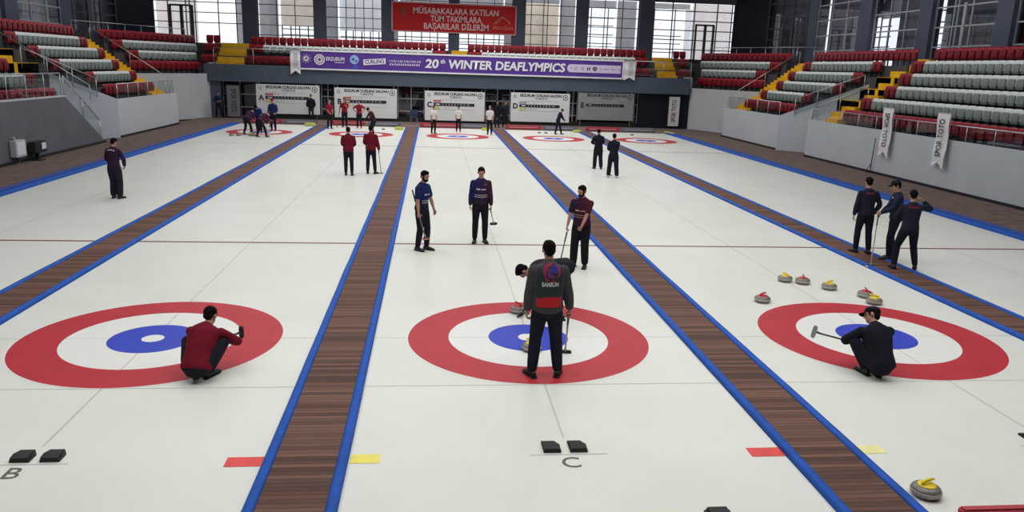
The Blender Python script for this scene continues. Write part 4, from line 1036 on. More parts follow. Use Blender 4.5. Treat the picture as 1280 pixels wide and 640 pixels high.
    ell((0, -.008, .025), (.076, .096, .092)); ell((0, .022, -.045), (.060, .068, .072)); ell((0, .05, -.09), (.032, .035, .026)); ell((0, .082, .022), (.05, .018, .018))
    if not far:
        tube(bm, [S((0, .088, .012)), S((0, .105, -.014)), S((0, .100, -.03))], [.009 * s, .014 * s, .015 * s], seg=8)
        for sx in (-1, 1): ell((sx * .078, -.008, -.008), (.011, .022, .032))
    # palms
    fingers = []
    for i in (0, 1):
        a, e, w = arms[i]; dd = (w - e).normalized()
        side = frame(.6)[0] * (1 if i == 0 else -1)          # palm faces the body
        pn = side - dd * side.dot(dd); pn = pn.normalized() if pn.length > .1 else dd.orthogonal().normalized()
        wd = dd.cross(pn)                                     # across the palm
        tube(bm, [w - dd * .01, w + dd * .035 * s, w + dd * .075 * s, w + dd * .092 * s], [(.026 * s, .02 * s), (.036 * s, .016 * s), (.040 * s, .015 * s), (.036 * s, .012 * s)], right=wd, seg=12)
        fingers.append((w, dd, pn, wd, grip[i]))
    body = remeshed(bm, voxel, 3, 'person')
    bm = bmesh.new(); bm.from_mesh(body)
    for (w, dd, pn, wd, g) in fingers:
        fy = wd.dot(Vector((0, 1, 0)))
        for q in range(4):
            off = (-.030 + .020 * q) * s; Lf = (.074, .084, .078, .062)[q] * s
            p = w + dd * .082 * s + wd * off; c = [p]; ang = .15
            for j in range(3):
                ang += (.25 + .9 * g) * (1 if j else .6)
                p = p + (dd * math.cos(ang) + pn * math.sin(ang)) * Lf * (.42, .32, .26)[j]; c.append(p)
            tube(bm, c, [.0092 * s, .0088 * s, .008 * s, .0066 * s], seg=8 if not far else 6)
        sg = 1 if fy >= 0 else -1
        p0 = w + dd * .03 * s + wd * sg * .028 * s
        tube(bm, [p0, p0 + (dd * .6 + wd * sg * .7 + pn * .3).normalized() * .035 * s, p0 + (dd * .9 + wd * sg * .45 + pn * (.4 + g * .8)).normalized() * .068 * s], [.012 * s, .0105 * s, .008 * s], seg=8 if not far else 6)
    bm.to_mesh(body); bm.free(); body.polygons.foreach_set('use_smooth', [True] * len(body.polygons))
    root = link_mesh('person', body, M[skin]); root.location = (x, y, z); root.rotation_euler = (0, 0, math.radians(h))
    tag(root, label, 'person', 'players and officials on the ice')
    # ---- trousers
    tm = trousers or cloth(34, 36, 46)
    bm = bmesh.new(); ext = .012 + loose
    torso(bm, [(-.20, .11, .095, 0), (-.10, .160, .118, -.005), (.0, .170, .126, -.008), (.12, .160, .116, -.004)], .012)
    for i in (0, 1):
        hpj, k, an = legs[i]; ank = an + (k - an).normalized() * .015
        limb(bm, [hpj + Vector((0, 0, .02)), hpj.lerp(k, .3), hpj.lerp(k, .7), k], [.093 + ext * .6, .09 + ext, .074 + ext, .063 + ext])
        limb(bm, [k, k.lerp(ank, .3), k.lerp(ank, .75), ank], [.063 + ext, .063 + ext, .05 + ext * 1.3, .043 + ext * 1.2])
    link_mesh('trousers', remeshed(bm, voxel * 1.25, 4, 'trousers'), tm, root)
    # ---- top
    tmat, kind = top[0], top[1]
    bm = bmesh.new(); inf = .018 + (.012 if kind == 'jacket' else 0)
    torso(bm, [(-.06, .170, .125, -.006)] + [r for r in TR[2:10]] + [(.985, .07, .066, -.012)], inf)
    if kind == 'jacket': torso(bm, [(.93, .075, .068, -.01), (1.04, .062, .062, .0)], .006)
    for i in (0, 1):
        a, e, w = arms[i]; q = .016 + (.01 if kind == 'jacket' else 0)
        ellipsoid(bm, a - Vector((0, 0, .012)), [(.046 + q) * s] * 3)
        if kind == 'short':
            limb(bm, [a, a.lerp(e, .35), a.lerp(e, .80)], [.048 + q, .050 + q, .050 + q])
        else:
            limb(bm, [a, a.lerp(e, .35), a.lerp(e, .75), e], [.046 + q, .047 + q, .043 + q, .040 + q]); wc = e.lerp(w, .95)
            limb(bm, [e, e.lerp(wc, .3), e.lerp(wc, .75), wc], [.043 + q, .044 + q, .036 + q, .031 + q * .7])
    nm = {'jacket': 'jacket', 'short': 'shirt', 'long': 'sweater'}[kind]
    topme = remeshed(bm, voxel * 1.15, 4, nm)
    tob = link_mesh(nm, topme, tmat, root)
    # ---- shoes
    for i in (0, 1):
        an = legs[i][2]; fd = fdir[i]; base = an.z - .085 * s
        bm = bmesh.new(); rt = Vector((fd.y, -fd.x, 0))
        G = lambda f, zz: Vector((an.x, an.y, base)) + fd * f * s + Vector((0, 0, zz * s))
        tube(bm, [G(-.065, .045), G(-.03, .05), G(.05, .045), (G(.13, .034)), G(.185, .026)], [(.034 * s, .043 * s), (.04 * s, .048 * s), (.042 * s, .042 * s), (.045 * s, .032 * s), (.034 * s, .022 * s)], right=rt, seg=12)
        tube(bm, [an + Vector((0, 0, .03)), G(-.02, .04)], [.043 * s, .045 * s], seg=12)
        for v in bm.verts:
            if v.co.z < base + .002: v.co.z = base + .002
        sh = obj('shoe', bm, M[shoe], root, smooth=True)
        if not far:
            bm = bmesh.new(); o8 = [(-.095, .03), (-.08, .042), (0, .045), (.08, .05), (.15, .05), (.2, .035), (.212, 0), (.2, -.035), (.15, -.05), (.08, -.05), (0, -.045), (-.08, -.042), (-.095, -.03), (-.1, 0)]
            vs = [Vector((an.x, an.y, base)) + fd * a_ * s + rt * b_ * s for a_, b_ in o8]
            A = [bm.verts.new(v + Vector((0, 0, .0005))) for v in vs]; B2 = [bm.verts.new(v + Vector((0, 0, .018))) for v in vs]
            bm.faces.new(A[::-1]); bm.faces.new(B2)
            for j in range(len(A)): bm.faces.new((A[j], A[(j + 1) % len(A)], B2[(j + 1) % len(A)], B2[j]))
            obj('sole', bm, M['black'] if shoe == 'shoe' else M['sole_white'], sh)
    # ---- hair, cap, face
    if hair:
        bm = bmesh.new(); ellipsoid(bm, S((0, -.020, .040)), [.084 * s, .100 * s, .088 * s], rot, 18, 12)
        if not far:
            ellipsoid(bm, S((0, .02, .085)), [.062 * s, .07 * s, .042 * s], rot)
            ellipsoid(bm, S((0, -.06, -.02)), [.068 * s, .045 * s, .055 * s], rot)
            for sx in (-1, 1): ellipsoid(bm, S((sx * .07, .01, .01)), [.014 * s, .025 * s, .04 * s], rot)
        link_mesh('hair', remeshed(bm, .008 if not far else .014, 2, 'hair'), M[hair], root)
    if beard:
        bm = bmesh.new(); ellipsoid(bm, S((0, .034, -.078)), [.062 * s, .062 * s, .046 * s], rot)
        for sx in (-1, 1): ellipsoid(bm, S((sx * .058, .018, -.04)), [.013 * s, .03 * s, .05 * s], rot)
        ellipsoid(bm, S((0, .086, -.046)), [.028 * s, .014 * s, .008 * s], rot)
        link_mesh('beard', remeshed(bm, .007, 2, 'beard'), M['hair'], root)
    if cap:
        bm = bmesh.new(); ellipsoid(bm, S((0, -.012, .05)), [.090 * s, .108 * s, .085 * s], rot, 20, 12)
        bmesh.ops.delete(bm, geom=[v for v in bm.verts if (HM.inverted() @ v.co).z < .035], context='VERTS')
        bmesh.ops.holes_fill(bm, edges=[e for e in bm.edges if len(e.link_faces) == 1], sides=0)
        cpo = obj('cap', bm, cap, root, smooth=True)
        bm = bmesh.new(); g = []
        for j in range(9):
            a = math.radians(-62 + 124 * j / 8)
            g.append([bm.verts.new(S((.086 * math.sin(a), .088 * math.cos(a) , .042))), bm.verts.new(S((.095 * math.sin(a) * .9, .088 + .085 * math.cos(a), .034 - .016 * abs(math.sin(a)))))])
        for p, q in zip(g, g[1:]): bm.faces.new((p[0], p[1], q[1], q[0]))
        bmesh.ops.solidify(bm, geom=bm.faces[:], thickness=.006)
        obj('visor', bm, cap, cpo, smooth=True)
    if not far:
        for sx in (-1, 1):
            bm = bmesh.new(); ellipsoid(bm, S((sx * .031, .081, .002)), [.012 * s, .008 * s, .0065 * s], rot, 8, 6); obj('eye', bm, M['eye'], root, smooth=True)
            bm = bmesh.new(); ellipsoid(bm, S((sx * .033, .086, .022)), [.021 * s, .007 * s, .0045 * s], rot, 8, 6); obj('eyebrow', bm, M['hair'], root, smooth=True)
        bm = bmesh.new(); ellipsoid(bm, S((0, .084, -.062)), [.022 * s, .008 * s, .006 * s], rot, 8, 6); obj('mouth', bm, M['lip'], root, smooth=True)
    # ---- decals on the garment
    if decals:
        bmt = bmesh.new(); bmt.from_mesh(topme); bvh = BVHTree.FromBMesh(bmt); bmt.free()
        for (dn, me, m, f, ox, dirn) in decals:
            o0 = sp(f, ox, 0); xr2, fw2, d2 = frame(f)
            fwd = fw2 * dirn; xx = xr2 * (-dirn)              # text reads from outside
            bmd = bmesh.new(); bmd.from_mesh(me)
            bmesh.ops.triangulate(bmd, faces=bmd.faces[:])
            for _ in range(2):
                le = [e for e in bmd.edges if e.calc_length() > .035]
                if le: bmesh.ops.subdivide_edges(bmd, edges=le, cuts=1); bmesh.ops.triangulate(bmd, faces=bmd.faces[:])
            for v in bmd.verts:
                st = o0 + xx * v.co.x + d2 * v.co.y + fwd * .6
                hit = bvh.ray_cast(st, -fwd, 1.2)
                v.co = (hit[0] + fwd * .006) if hit[0] is not None else st - fwd * .47
            obj(dn, bmd, m, tob)
    P.root, P.arms, P.pts = root, arms, pts
    P.world = lambda v: Matrix.Translation((x, y, z)) @ Matrix.Rotation(math.radians(h), 4, 'Z') @ Vector(v)
    P.hand = lambda i: P.world(arms[i][2] + (arms[i][2] - arms[i][1]).normalized() * .07 * s + fingers[i][2] * .022 * s)
    return P

def txt(s, size, width=None, bold=.03): return text_mesh(s, size=size, bold=bold, width=width)
def shape(polys):
    bm = bmesh.new()
    for p in polys: bm.faces.new([bm.verts.new((a, b, 0)) for a, b in p])
    me = bpy.data.meshes.new('shape'); bm.to_mesh(me); bm.free(); return me
def strokes(w, h, arcd=0.0):
    n = 7; return shape([[(-w / 2 + w * i / n, -arcd * ((i - 3) / 3) ** 2), (-w / 2 + w * (i + .72) / n, -arcd * ((i - 3) / 3) ** 2), (-w / 2 + w * (i + .72) / n, h - arcd * ((i - 3) / 3) ** 2), (-w / 2 + w * (i + (.3 if i % 2 else 0)) / n, h - arcd * ((i - 3) / 3) ** 2)] for i in range(n)])
def stripes(ws, hh=.012): return shape([[(-ws / 2 + ws * i / 8, y), (-ws / 2 + ws * (i + 1) / 8, y), (-ws / 2 + ws * (i + 1) / 8, y + hh), (-ws / 2 + ws * i / 8, y + hh)] for y in (0, .045) for i in range(8)])

def team_shirt(name, c0, c1, c2, lo, hi):
    """shirt cloth fading left to right and to a dark hem (dyed pattern of the garment)"""
    m = bpy.data.materials.new(name); m.use_nodes = True; nt = m.node_tree; b = nt.nodes['Principled BSDF']; L = nt.links
    tc = nt.nodes.new('ShaderNodeTexCoord'); sp = nt.nodes.new('ShaderNodeSeparateXYZ'); L.new(tc.outputs['Object'], sp.inputs[0])
    n = nt.nodes.new('ShaderNodeTexNoise'); n.inputs['Scale'].default_value = 9; L.new(tc.outputs['Object'], n.inputs['Vector'])
    mr = nt.nodes.new('ShaderNodeMapRange'); mr.inputs['From Min'].default_value = -.22; mr.inputs['From Max'].default_value = .22; L.new(sp.outputs['X'], mr.inputs['Value'])
    mx = nt.nodes.new('ShaderNodeMix'); mx.data_type = 'RGBA'; mx.inputs['A'].default_value = (*s2l(*c0), 1); mx.inputs['B'].default_value = (*s2l(*c1), 1); L.new(mr.outputs[0], mx.inputs['Factor'])
    mz = nt.nodes.new('ShaderNodeMapRange'); mz.inputs['From Min'].default_value = lo; mz.inputs['From Max'].default_value = hi; L.new(sp.outputs['Z'], mz.inputs['Value'])
    m2 = nt.nodes.new('ShaderNodeMix'); m2.data_type = 'RGBA'; m2.inputs['A'].default_value = (*s2l(*c2), 1); L.new(mx.outputs['Result'], m2.inputs['B']); L.new(mz.outputs[0], m2.inputs['Factor'])
    L.new(m2.outputs['Result'], b.inputs['Base Color']); b.inputs['Roughness'].default_value = .9; b.inputs['Specular IOR Level'].default_value = .15
    bp = nt.nodes.new('ShaderNodeBump'); bp.inputs['Strength'].default_value = .35; bp.inputs['Distance'].default_value = .02; L.new(n.outputs['Fac'], bp.inputs['Height']); L.new(bp.outputs[0], b.inputs['Normal'])
    return m

def broom(label, tip, top, pole='pole_black', pad='black', L=1.18, side=None, face=None):
    """curling broom: tip = brush head point on the ice or in the air, top = direction of the handle"""
    tip, top = Vector(tip), Vector(top); d = (top - tip).normalized()
    t = empty('curling_broom', tip); tag(t, label, 'broom', 'curling brooms')
    bm = bmesh.new(); tube(bm, [d * .06, d * L * .5, d * L], [.0125, .0125, .0125], seg=10); obj('handle', bm, M[pole], t, smooth=True)
    bm = bmesh.new(); tube(bm, [d * (L - .28), d * (L - .01)], [.0155, .0155], seg=10); obj('grip', bm, M['black'], t, smooth=True)
    sd = Vector(side) if side else d.cross(Vector((0, 0, 1)))
    if sd.length < .1: sd = Vector((1, 0, 0))
    sd.normalize(); up = Vector(face).normalized() if face else Vector((0, 0, 1))
    sd = (sd - up * sd.dot(up)).normalized(); fw = up.cross(sd)
    mt = Matrix((sd, fw, up)).transposed().to_4x4()
    bm = bmesh.new(); pl = [(.095 * (1 if math.cos(a) > 0 else -1) * abs(math.cos(a)) ** .6, .032 * (1 if math.sin(a) > 0 else -1) * abs(math.sin(a)) ** .6) for a in [2 * PI * i / 24 for i in range(24)]]
    prism(bm, pl, .0, .022); bm.transform(mt); obj('brush_pad', bm, M[pad], t)
    bm = bmesh.new(); prism(bm, [(a * .92, b * .8) for a, b in pl], .022, .04); bm.transform(mt); obj('brush_housing', bm, M['black'], t)
    bm = bmesh.new(); tube(bm, [up * .035, up * .045 + d * .03, d * .10], [.02, .017, .015], seg=10); obj('ferrule', bm, M[pole], t, smooth=True)
    return t

BLK = cloth(28, 30, 40); NAVY = cloth(34, 38, 58); MAROON = cloth(112, 22, 38); DKRED = cloth(106, 24, 40)
V1, V2, V3 = .0085, .012, .018
WHITE_THREAD = mat('white_thread', s2l(196, 196, 204), .8)
RED_THREAD = mat('dull_red_thread', s2l(120, 34, 52), .8)
# grey jacket player, back to the camera
def samsun_mat():
    m = bpy.data.materials.new('grey_team_jacket'); m.use_nodes = True; nt = m.node_tree; b = nt.nodes['Principled BSDF']; L = nt.links
    tc = nt.nodes.new('ShaderNodeTexCoord'); sp = nt.nodes.new('ShaderNodeSeparateXYZ'); L.new(tc.outputs['Object'], sp.inputs[0])
    n = nt.nodes.new('ShaderNodeTexNoise'); n.inputs['Scale'].default_value = 7; n.inputs['Detail'].default_value = 3; L.new(tc.outputs['Object'], n.inputs['Vector'])
    def mth(op, a, c=None, v=None):
        q = nt.nodes.new('ShaderNodeMath'); q.operation = op
        L.new(a, q.inputs[0])
        if c is not None: L.new(c, q.inputs[1])
        if v is not None: q.inputs[1].default_value = v
        return q.outputs[0]
    ax = mth('ABSOLUTE', sp.outputs['X'])
    back = mth('MULTIPLY', mth('LESS_THAN', ax, v=.165), mth('LESS_THAN', sp.outputs['Y'], v=.02))
    zz = mth('ADD', sp.outputs['Z'], mth('MULTIPLY', n.outputs['Fac'], v=.20))
    band = mth('MULTIPLY', mth('MULTIPLY', mth('GREATER_THAN', sp.outputs['Z'], v=1.015), mth('LESS_THAN', zz, v=1.245)), back)
    panel = mth('MULTIPLY', mth('MULTIPLY', mth('GREATER_THAN', sp.outputs['Z'], v=1.0), mth('LESS_THAN', sp.outputs['Z'], v=1.52)), back)
    m1 = nt.nodes.new('ShaderNodeMix'); m1.data_type = 'RGBA'; m1.inputs['A'].default_value = (*s2l(66, 66, 70), 1); m1.inputs['B'].default_value = (*s2l(46, 54, 56), 1); L.new(panel, m1.inputs['Factor'])
    m2 = nt.nodes.new('ShaderNodeMix'); m2.data_type = 'RGBA'; L.new(m1.outputs['Result'], m2.inputs['A']); m2.inputs['B'].default_value = (*s2l(176, 36, 40), 1); L.new(band, m2.inputs['Factor'])
    L.new(m2.outputs['Result'], b.inputs['Base Color']); b.inputs['Roughness'].default_value = .85; b.inputs['Specular IOR Level'].default_value = .2
    n2 = nt.nodes.new('ShaderNodeTexNoise'); n2.inputs['Scale'].default_value = 12; L.new(tc.outputs['Object'], n2.inputs['Vector'])
    bp = nt.nodes.new('ShaderNodeBump'); bp.inputs['Strength'].default_value = .35; bp.inputs['Distance'].default_value = .02; L.new(n2.outputs['Fac'], bp.inputs['Height']); L.new(bp.outputs[0], b.inputs['Normal'])
    return m
EM_R, EM_B, EM_P = mat('emblem_red', s2l(140, 44, 72), .9), mat('emblem_blue', s2l(48, 46, 130), .9), mat('emblem_purple', s2l(104, 46, 108), .8)
emb_red = shape([[(-.115, .02), (-.09, .09), (-.03, .13), (.03, .135), (-.01, .09), (-.05, .06), (-.07, .0)], [(-.115, .02), (-.07, .0), (-.06, -.06), (-.09, -.05)],
                 [(.05, .12), (.10, .08), (.125, .02), (.11, -.04), (.07, -.085), (.085, -.02), (.09, .04)], [(-.09, -.05), (-.06, -.06), (-.02, -.1), (-.07, -.115)], [(-.02, -.1), (.07, -.085), (.02, -.125)]])
emb_blue = shape([circle_pts(.035, .045, .055, 16)]); emb_pur = shape([[(-.05, .05), (-.01, .06), (-.015, -.0), (.03, -.03), (.06, -.05), (.02, -.08), (-.04, -.06), (-.055, -.01)]])
A = person('man in grey and black team jacket with red back band standing with his back turned', .035, -1.56, 0, 1.83, lean=(1, 0), bend=4,
           feet=[(-.175, 0, 22), (.175, .02, -18)], hands=[(-.275, .02, .80), (.33, .05, .79)], elbows=[(-1, -.6, 0), (1, -.6, 0)], head=(4, -6),
           top=(samsun_mat(), 'jacket'), trousers=cloth(30, 34, 46), voxel=V1, grip=(.6, .9), loose=.006, build=1.04,
           decals=[('back_emblem', emb_red, EM_R, .80, .015, -1), ('emblem_patch', emb_blue, EM_B, .80, .015, -1), ('emblem_patch', emb_pur, EM_P, .80, .015, -1),
                   ('back_lettering', txt('SAMSUN', .078, .22, .04), WHITE_THREAD, .535, .005, -1)])
ha = A.hand(1); tip = Vector((.46, -.68, .0))
broom('curling broom held in the right hand of the man in the grey jacket', tip, ha, 'pole_gray', 'black')
# bending player
Bn = person('man in black bending low over the stone behind the man in the grey jacket', .57, .94, 90, 1.76, pelvis=(0, -.12, .88), lean=(84, 0), bend=24, feet=[(-.13, -.05, 5), (.13, .05, -5)],
            hands=[(-.16, .42, .46), (.17, .40, .40)], elbows=[(-.8, 0, .6), (.8, 0, .6)], head=(0, 22), top=(cloth(36, 36, 42), 'long'), trousers=BLK, voxel=V1, grip=(.9, .9))
broom('curling broom under the bending man in black, head beside the red-handled stone', (-.02, .98, 0), Bn.hand(0), 'pole_black', 'board_white', L=.95)
# left man in blue shirt
BLUESH = team_shirt('blue_team_shirt', (26, 44, 100), (30, 40, 84), (26, 28, 40), .98, 1.16)
C4 = person('bearded man in navy blue short-sleeved shirt beside the left blue foam edge', -1.70, 5.78, 236, 1.76, feet=[(-.10, .06, 5), (.09, -.05, -10)], hands=[(-.27, .16, .83), (.27, .10, .84)],
            elbows=[(-.5, -1, 0), (.6, -1, 0)], head=(-10, -6), top=(BLUESH, 'short'), trousers=cloth(26, 28, 38), beard=True, voxel=V1, grip=(.5, .95),
            decals=[('chest_lettering', shape([[(-.10, 0), (-.03, 0), (-.03, .03), (-.10, .03)], [(-.01, 0), (.10, 0), (.10, .022), (-.01, .022)]]), WHITE_THREAD, .55, 0, 1), ('shirt_stripe', stripes(.26), WHITE_THREAD, .23, 0, 1)])
h4 = C4.hand(1); broom('curling broom with an orange pad held by the bearded man in navy shirt', (-1.61, 5.36, .34), h4, 'pole_gray', 'logo_orange', L=1.12)
# middle man facing the camera
SH5 = team_shirt('blue_maroon_team_sweater', (66, 32, 52), (26, 38, 92), (46, 34, 52), 1.0, 1.14)
C5 = person('young man in dark blue long-sleeved sweater standing square to the camera', -.36, 6.64, 180, 1.76, feet=[(-.12, 0, 14), (.12, 0, -10)], hands=[(-.25, .06, .84), (.25, .03, .78)],
            elbows=[(-1, -.8, 0), (1, -.8, 0)], head=(0, -8), top=(SH5, 'long'), trousers=cloth(24, 26, 36), voxel=V1, grip=(.9, .5),
            decals=[('chest_lettering', shape([[(-.11, 0), (-.03, 0), (-.02, .035), (-.11, .03)], [(0, .0), (.11, .0), (.11, .022), (0, .022)]]), WHITE_THREAD, .56, .0, 1), ('shirt_stripe', stripes(.30), WHITE_THREAD, .24, 0, 1),
                    ('chest_badge', shape([circle_pts(0, 0, .022, 12)]), mat('dull_thread', s2l(96, 86, 110), .8), .80, -.10, 1)])
h5 = C5.hand(0); broom('curling broom held behind by the young man in dark blue sweater', (.03, 7.5, .27), h5, 'pole_gray', 'black', L=1.12, face=(-.3, -.6, .6))
# right man in maroon shirt
SH6 = team_shirt('dark_maroon_team_shirt', (82, 28, 46), (38, 30, 52), (58, 26, 46), 1.0, 1.16)
C6 = person('bearded man in dark maroon short-sleeved shirt beside the right blue foam edge', 1.60, 4.36, 152, 1.71, feet=[(-.11, 0, 10), (.13, .04, -26)], hands=[(-.08, .27, .93), (.27, .16, .84)],
            elbows=[(-1, -.9, -.2), (.7, -1, 0)], head=(-22, -8), top=(SH6, 'short'), trousers=cloth(24, 25, 32), beard=True, voxel=V1, grip=(.9, .9), loose=.014, build=1.06,
            decals=[('chest_lettering', shape([[(-.11, 0), (-.03, 0), (-.02, .035), (-.11, .03)], [(0, .0), (.11, .0), (.11, .022), (0, .022)]]), mat('tan_thread', s2l(170, 150, 130), .8), .52, .0, 1), ('shirt_stripe', stripes(.28), _mats['tan_thread'], .27, 0, 1)])
h6 = C6.hand(1); broom('curling broom slanting down from the hand of the bearded man in maroon shirt', (.95, 3.35, 0), h6, 'pole_black', 'black', L=1.25)
# crouching man in red
D1 = person('man in dark red sweater crouching on the left house with his back turned', -4.42, -1.50, -9, 1.76, pelvis=(0, -.13, .215), lean=(30, 0), bend=24, feet=[(-.07, .02, 8), (.08, .03, -14)],
            knee=[(-.5, 1, .8), (.5, 1, .8)], hands=[(-.02, .46, .36), (.18, .44, .36)], elbows=[(-1, .2, -.6), (1, .2, -.5)], head=(-6, 18), top=(MAROON, 'long'), trousers=cloth(32, 32, 40), voxel=V1, grip=(.9, .9), build=1.08)
h7 = D1.hand(1); broom('curling broom pointing right from the crouching man in dark red', (-4.11, -.70, .33), (-4.26, -1.2, .42), 'pole_black', 'black', L=.9, face=(.5, .8, .1), side=(.1, 0, 1))
# crouching man in black
D2 = person('man in black with a black cap crouching on the right house', 4.66, -1.62, -8, 1.76, pelvis=(.02, -.13, .215), lean=(22, -3), bend=20, feet=[(-.10, .04, 16), (.05, .0, -2)],
            knee=[(-.75, 1, .8), (.15, 1, .8)], hands=[(-.16, .36, .42), (-.04, .42, .46)], elbows=[(-1, .1, -.6), (1, .1, -.6)], head=(62, 6), top=(cloth(26, 28, 38), 'jacket'), trousers=cloth(24, 26, 36), cap=BLK, voxel=V1, grip=(.95, .9))
h8 = D2.hand(0); broom('curling broom with pale round pad pointing left from the crouching man in black', (4.09, -.93, .40), (4.5, -1.4, .39), 'pole_black', 'board_gray', L=.95, face=(.35, .9, -.1), side=(.25, .1, 1))
# three players on the right walkway
DK = cloth(34, 34, 50)
backred = strokes(.2, .04)
E1 = person('player in black with dull red back lettering, leftmost of three on the right walkway', 8.56, 5.72, -6, 1.76, z=.035, feet=[(-.12, .04, 20), (.13, -.08, -8)], hands=[(-.27, .04, .80), (.20, .04, .93)],
            elbows=[(-1, -.5, 0), (1, -.7, 0)], head=(-6, -4), top=(DK, 'long'), trousers=BLK, voxel=V2, decals=[('back_lettering', backred, RED_THREAD, .80, 0, -1)], grip=(.4, .6))
E2 = person('player in black wearing a dark cap, middle of three on the right walkway', 8.93, 5.14, 68, 1.78, z=.035, feet=[(-.10, .05, 10), (.10, -.06, -6)], hands=[(-.12, .33, 1.06), (.12, .30, 1.00)],
            elbows=[(-1, -.6, -.4), (1, -.6, -.4)], head=(8, -10), top=(NAVY, 'long'), trousers=BLK, cap=BLK, voxel=V2, grip=(.9, .9), shoe='shoe', decals=[('sleeve_badge', shape([[(-.02, 0), (.02, 0), (.02, .03), (-.02, .03)]]), WHITE_THREAD, .8, -.1, 1)])
broom('curling broom standing upright before the capped player on the right walkway', (8.06, 4.42, .03), E2.hand(0), 'pole_gray', 'board_white', L=1.35)
E3 = person('player in black raising a hand to the ear, nearest of three on the right walkway', 8.66, 4.14, -14, 1.75, z=.035, feet=[(-.20, .06, 6), (.26, .14, -20)], pelvis=(0, .02, .92), hands=[(-.10, .30, 1.05), (.24, .16, 1.50)],
            elbows=[(-1, -.4, -.4), (1, .2, -.8)], head=(-14, -6), top=(cloth(36, 36, 52), 'long'), trousers=BLK, voxel=V2, decals=[('back_lettering', strokes(.2, .04), RED_THREAD, .80, 0, -1)], grip=(.6, .7))
# two players in dark on the sheet under D
F1 = person('player in black farther of two walking away beside the far right walkway', 5.40, 20.9, 6, 1.62, feet=[(-.13, 0, 8), (.14, -.05, -24)], hands=[(-.10, .30, 1.10), (.10, .30, 1.10)], elbows=[(-1, -.3, -.5), (1, -.3, -.5)], head=(0, -8), top=(cloth(26, 28, 42), 'jacket'), trousers=BLK, cap=None, voxel=V2, loose=.02)
F2 = person('player in black nearer of two walking away with a broom between the legs', 5.45, 18.3, -4, 1.66, feet=[(-.16, 0, 10), (.16, -.06, -6)], hands=[(-.06, .28, 1.05), (.06, .28, 1.0)], elbows=[(-1, -.3, -.5), (1, -.3, -.5)], head=(-10, -10), top=(cloth(28, 30, 44), 'long'), trousers=BLK, voxel=V2, loose=.02, shoe='sole_white')
broom('curling broom between the legs of the nearer player walking away', (5.46, 18.75, 0), F2.hand(1), 'pole_gray', 'board_white')
# two in dark red jackets
G1 = person('player in dark red jacket walking away on sheet B, left of the pair', -4.50, 17.6, 2, 1.72, feet=[(-.10, .02, 4), (.12, -.04, -8)], hands=[(-.10, .28, 1.02), (.10, .28, 1.02)], elbows=[(-1, -.5, -.3), (1, -.5, -.3)], head=(0, -4), top=(DKRED, 'jacket'), trousers=BLK, voxel=V2)
G2 = person('player in dark red jacket walking away on sheet B, right of the pair', -3.74, 18.15, 0, 1.74, feet=[(-.12, .02, 4), (.16, -.05, -34)], hands=[(-.10, .26, 1.02), (.31, .03, .84)], elbows=[(-1, -.5, -.3), (1, -.6, 0)], head=(4, -6), top=(DKRED, 'jacket'), trousers=BLK, voxel=V2)
broom('curling broom trailing from the hand of the right player in dark red jacket', (-3.36, 18.1, 0), G2.hand(1), 'pole_gray', 'board_white', L=1.1)
# player on the far left sheet
H1 = person('player in dark purple jersey standing alone on the far left sheet', -10.49, 11.96, -14, 1.70, feet=[(-.10, .02, 14), (.13, -.02, -14)], hands=[(-.17, .20, .98), (.22, .16, .96)], elbows=[(-1, -.6, 0), (1, -.6, 0)], head=(-10, -12), top=(cloth(50, 32, 56), 'long'), trousers=cloth(38, 34, 48), voxel=V2, loose=.022,
            decals=[('back_lettering', strokes(.24, .035, .02), WHITE_THREAD, .84, 0, -1)])
# far players
def farp(label, x, y, h, H, top, **kw):
    kw.setdefault('trousers', BLK); return person(label, x, y, h, H, top=top, voxel=V3, **kw)
WH, RD, PUR, ROY = cloth(216, 216, 212), cloth(134, 30, 50), cloth(62, 34, 62), cloth(34, 52, 118)
farp('man in black shirt leaning on the grey panel at the far left corner', -15.95, 44.6, -160, 1.74, (cloth(34, 44, 66), 'long'), z=.03, feet=[(-.18, .2, 5), (.16, 0, -5)], hands=[(-.12, .26, 1.15), (.12, .24, 1.12)], elbows=[(-1, -.2, -.6), (1, -.2, -.6)])
J1 = farp('player bending in purple jersey, left of two sweeping near the far left house', -11.45, 32.9, -25, 1.74, (PUR, 'long'), pelvis=(0, -.1, .90), lean=(45, 0), bend=20, feet=[(-.14, -.15, 5), (.14, .15, -5)], hands=[(-.14, .55, .75), (.14, .5, .85)], head=(0, -10))
J2 = farp('player bending in purple jersey, right of two sweeping near the far left house', -10.5, 31.8, -40, 1.74, (PUR, 'long'), pelvis=(0, -.1, .88), lean=(50, 0), bend=20, feet=[(-.14, -.2, 5), (.14, .2, -5)], hands=[(-.14, .55, .72), (.14, .5, .85)], head=(0, -10))
J3 = farp('player in royal blue shirt leaning forward behind the two sweepers on the far left sheet', -11.1, 34.2, 175, 1.76, (ROY, 'short'), pelvis=(0, 0, .93), lean=(30, 0), bend=20, hands=[(-.16, .45, .85), (.16, .45, .85)], head=(0, -14))
broom('small curling broom of the left sweeper near the far left house', (-11.15, 32.75, 0), J1.hand(0) , 'pole_gray', 'board_white'); broom('small curling broom of the right sweeper near the far left house', (-10.1, 31.3, 0), J2.hand(1), 'pole_gray', 'board_white')
K = farp('player in blue jersey with red cap holding a broom before scoreboard A', -10.6, 35.6, 170, 1.82, (cloth(40, 48, 92), 'long'), hands=[(-.22, .22, 1.0), (.24, .2, 1.0)], cap=cloth(150, 40, 60))
broom('curling broom held before scoreboard A by the player in blue', (-10.95, 35.25, 0), K.hand(1), 'pole_gray', 'board_white')
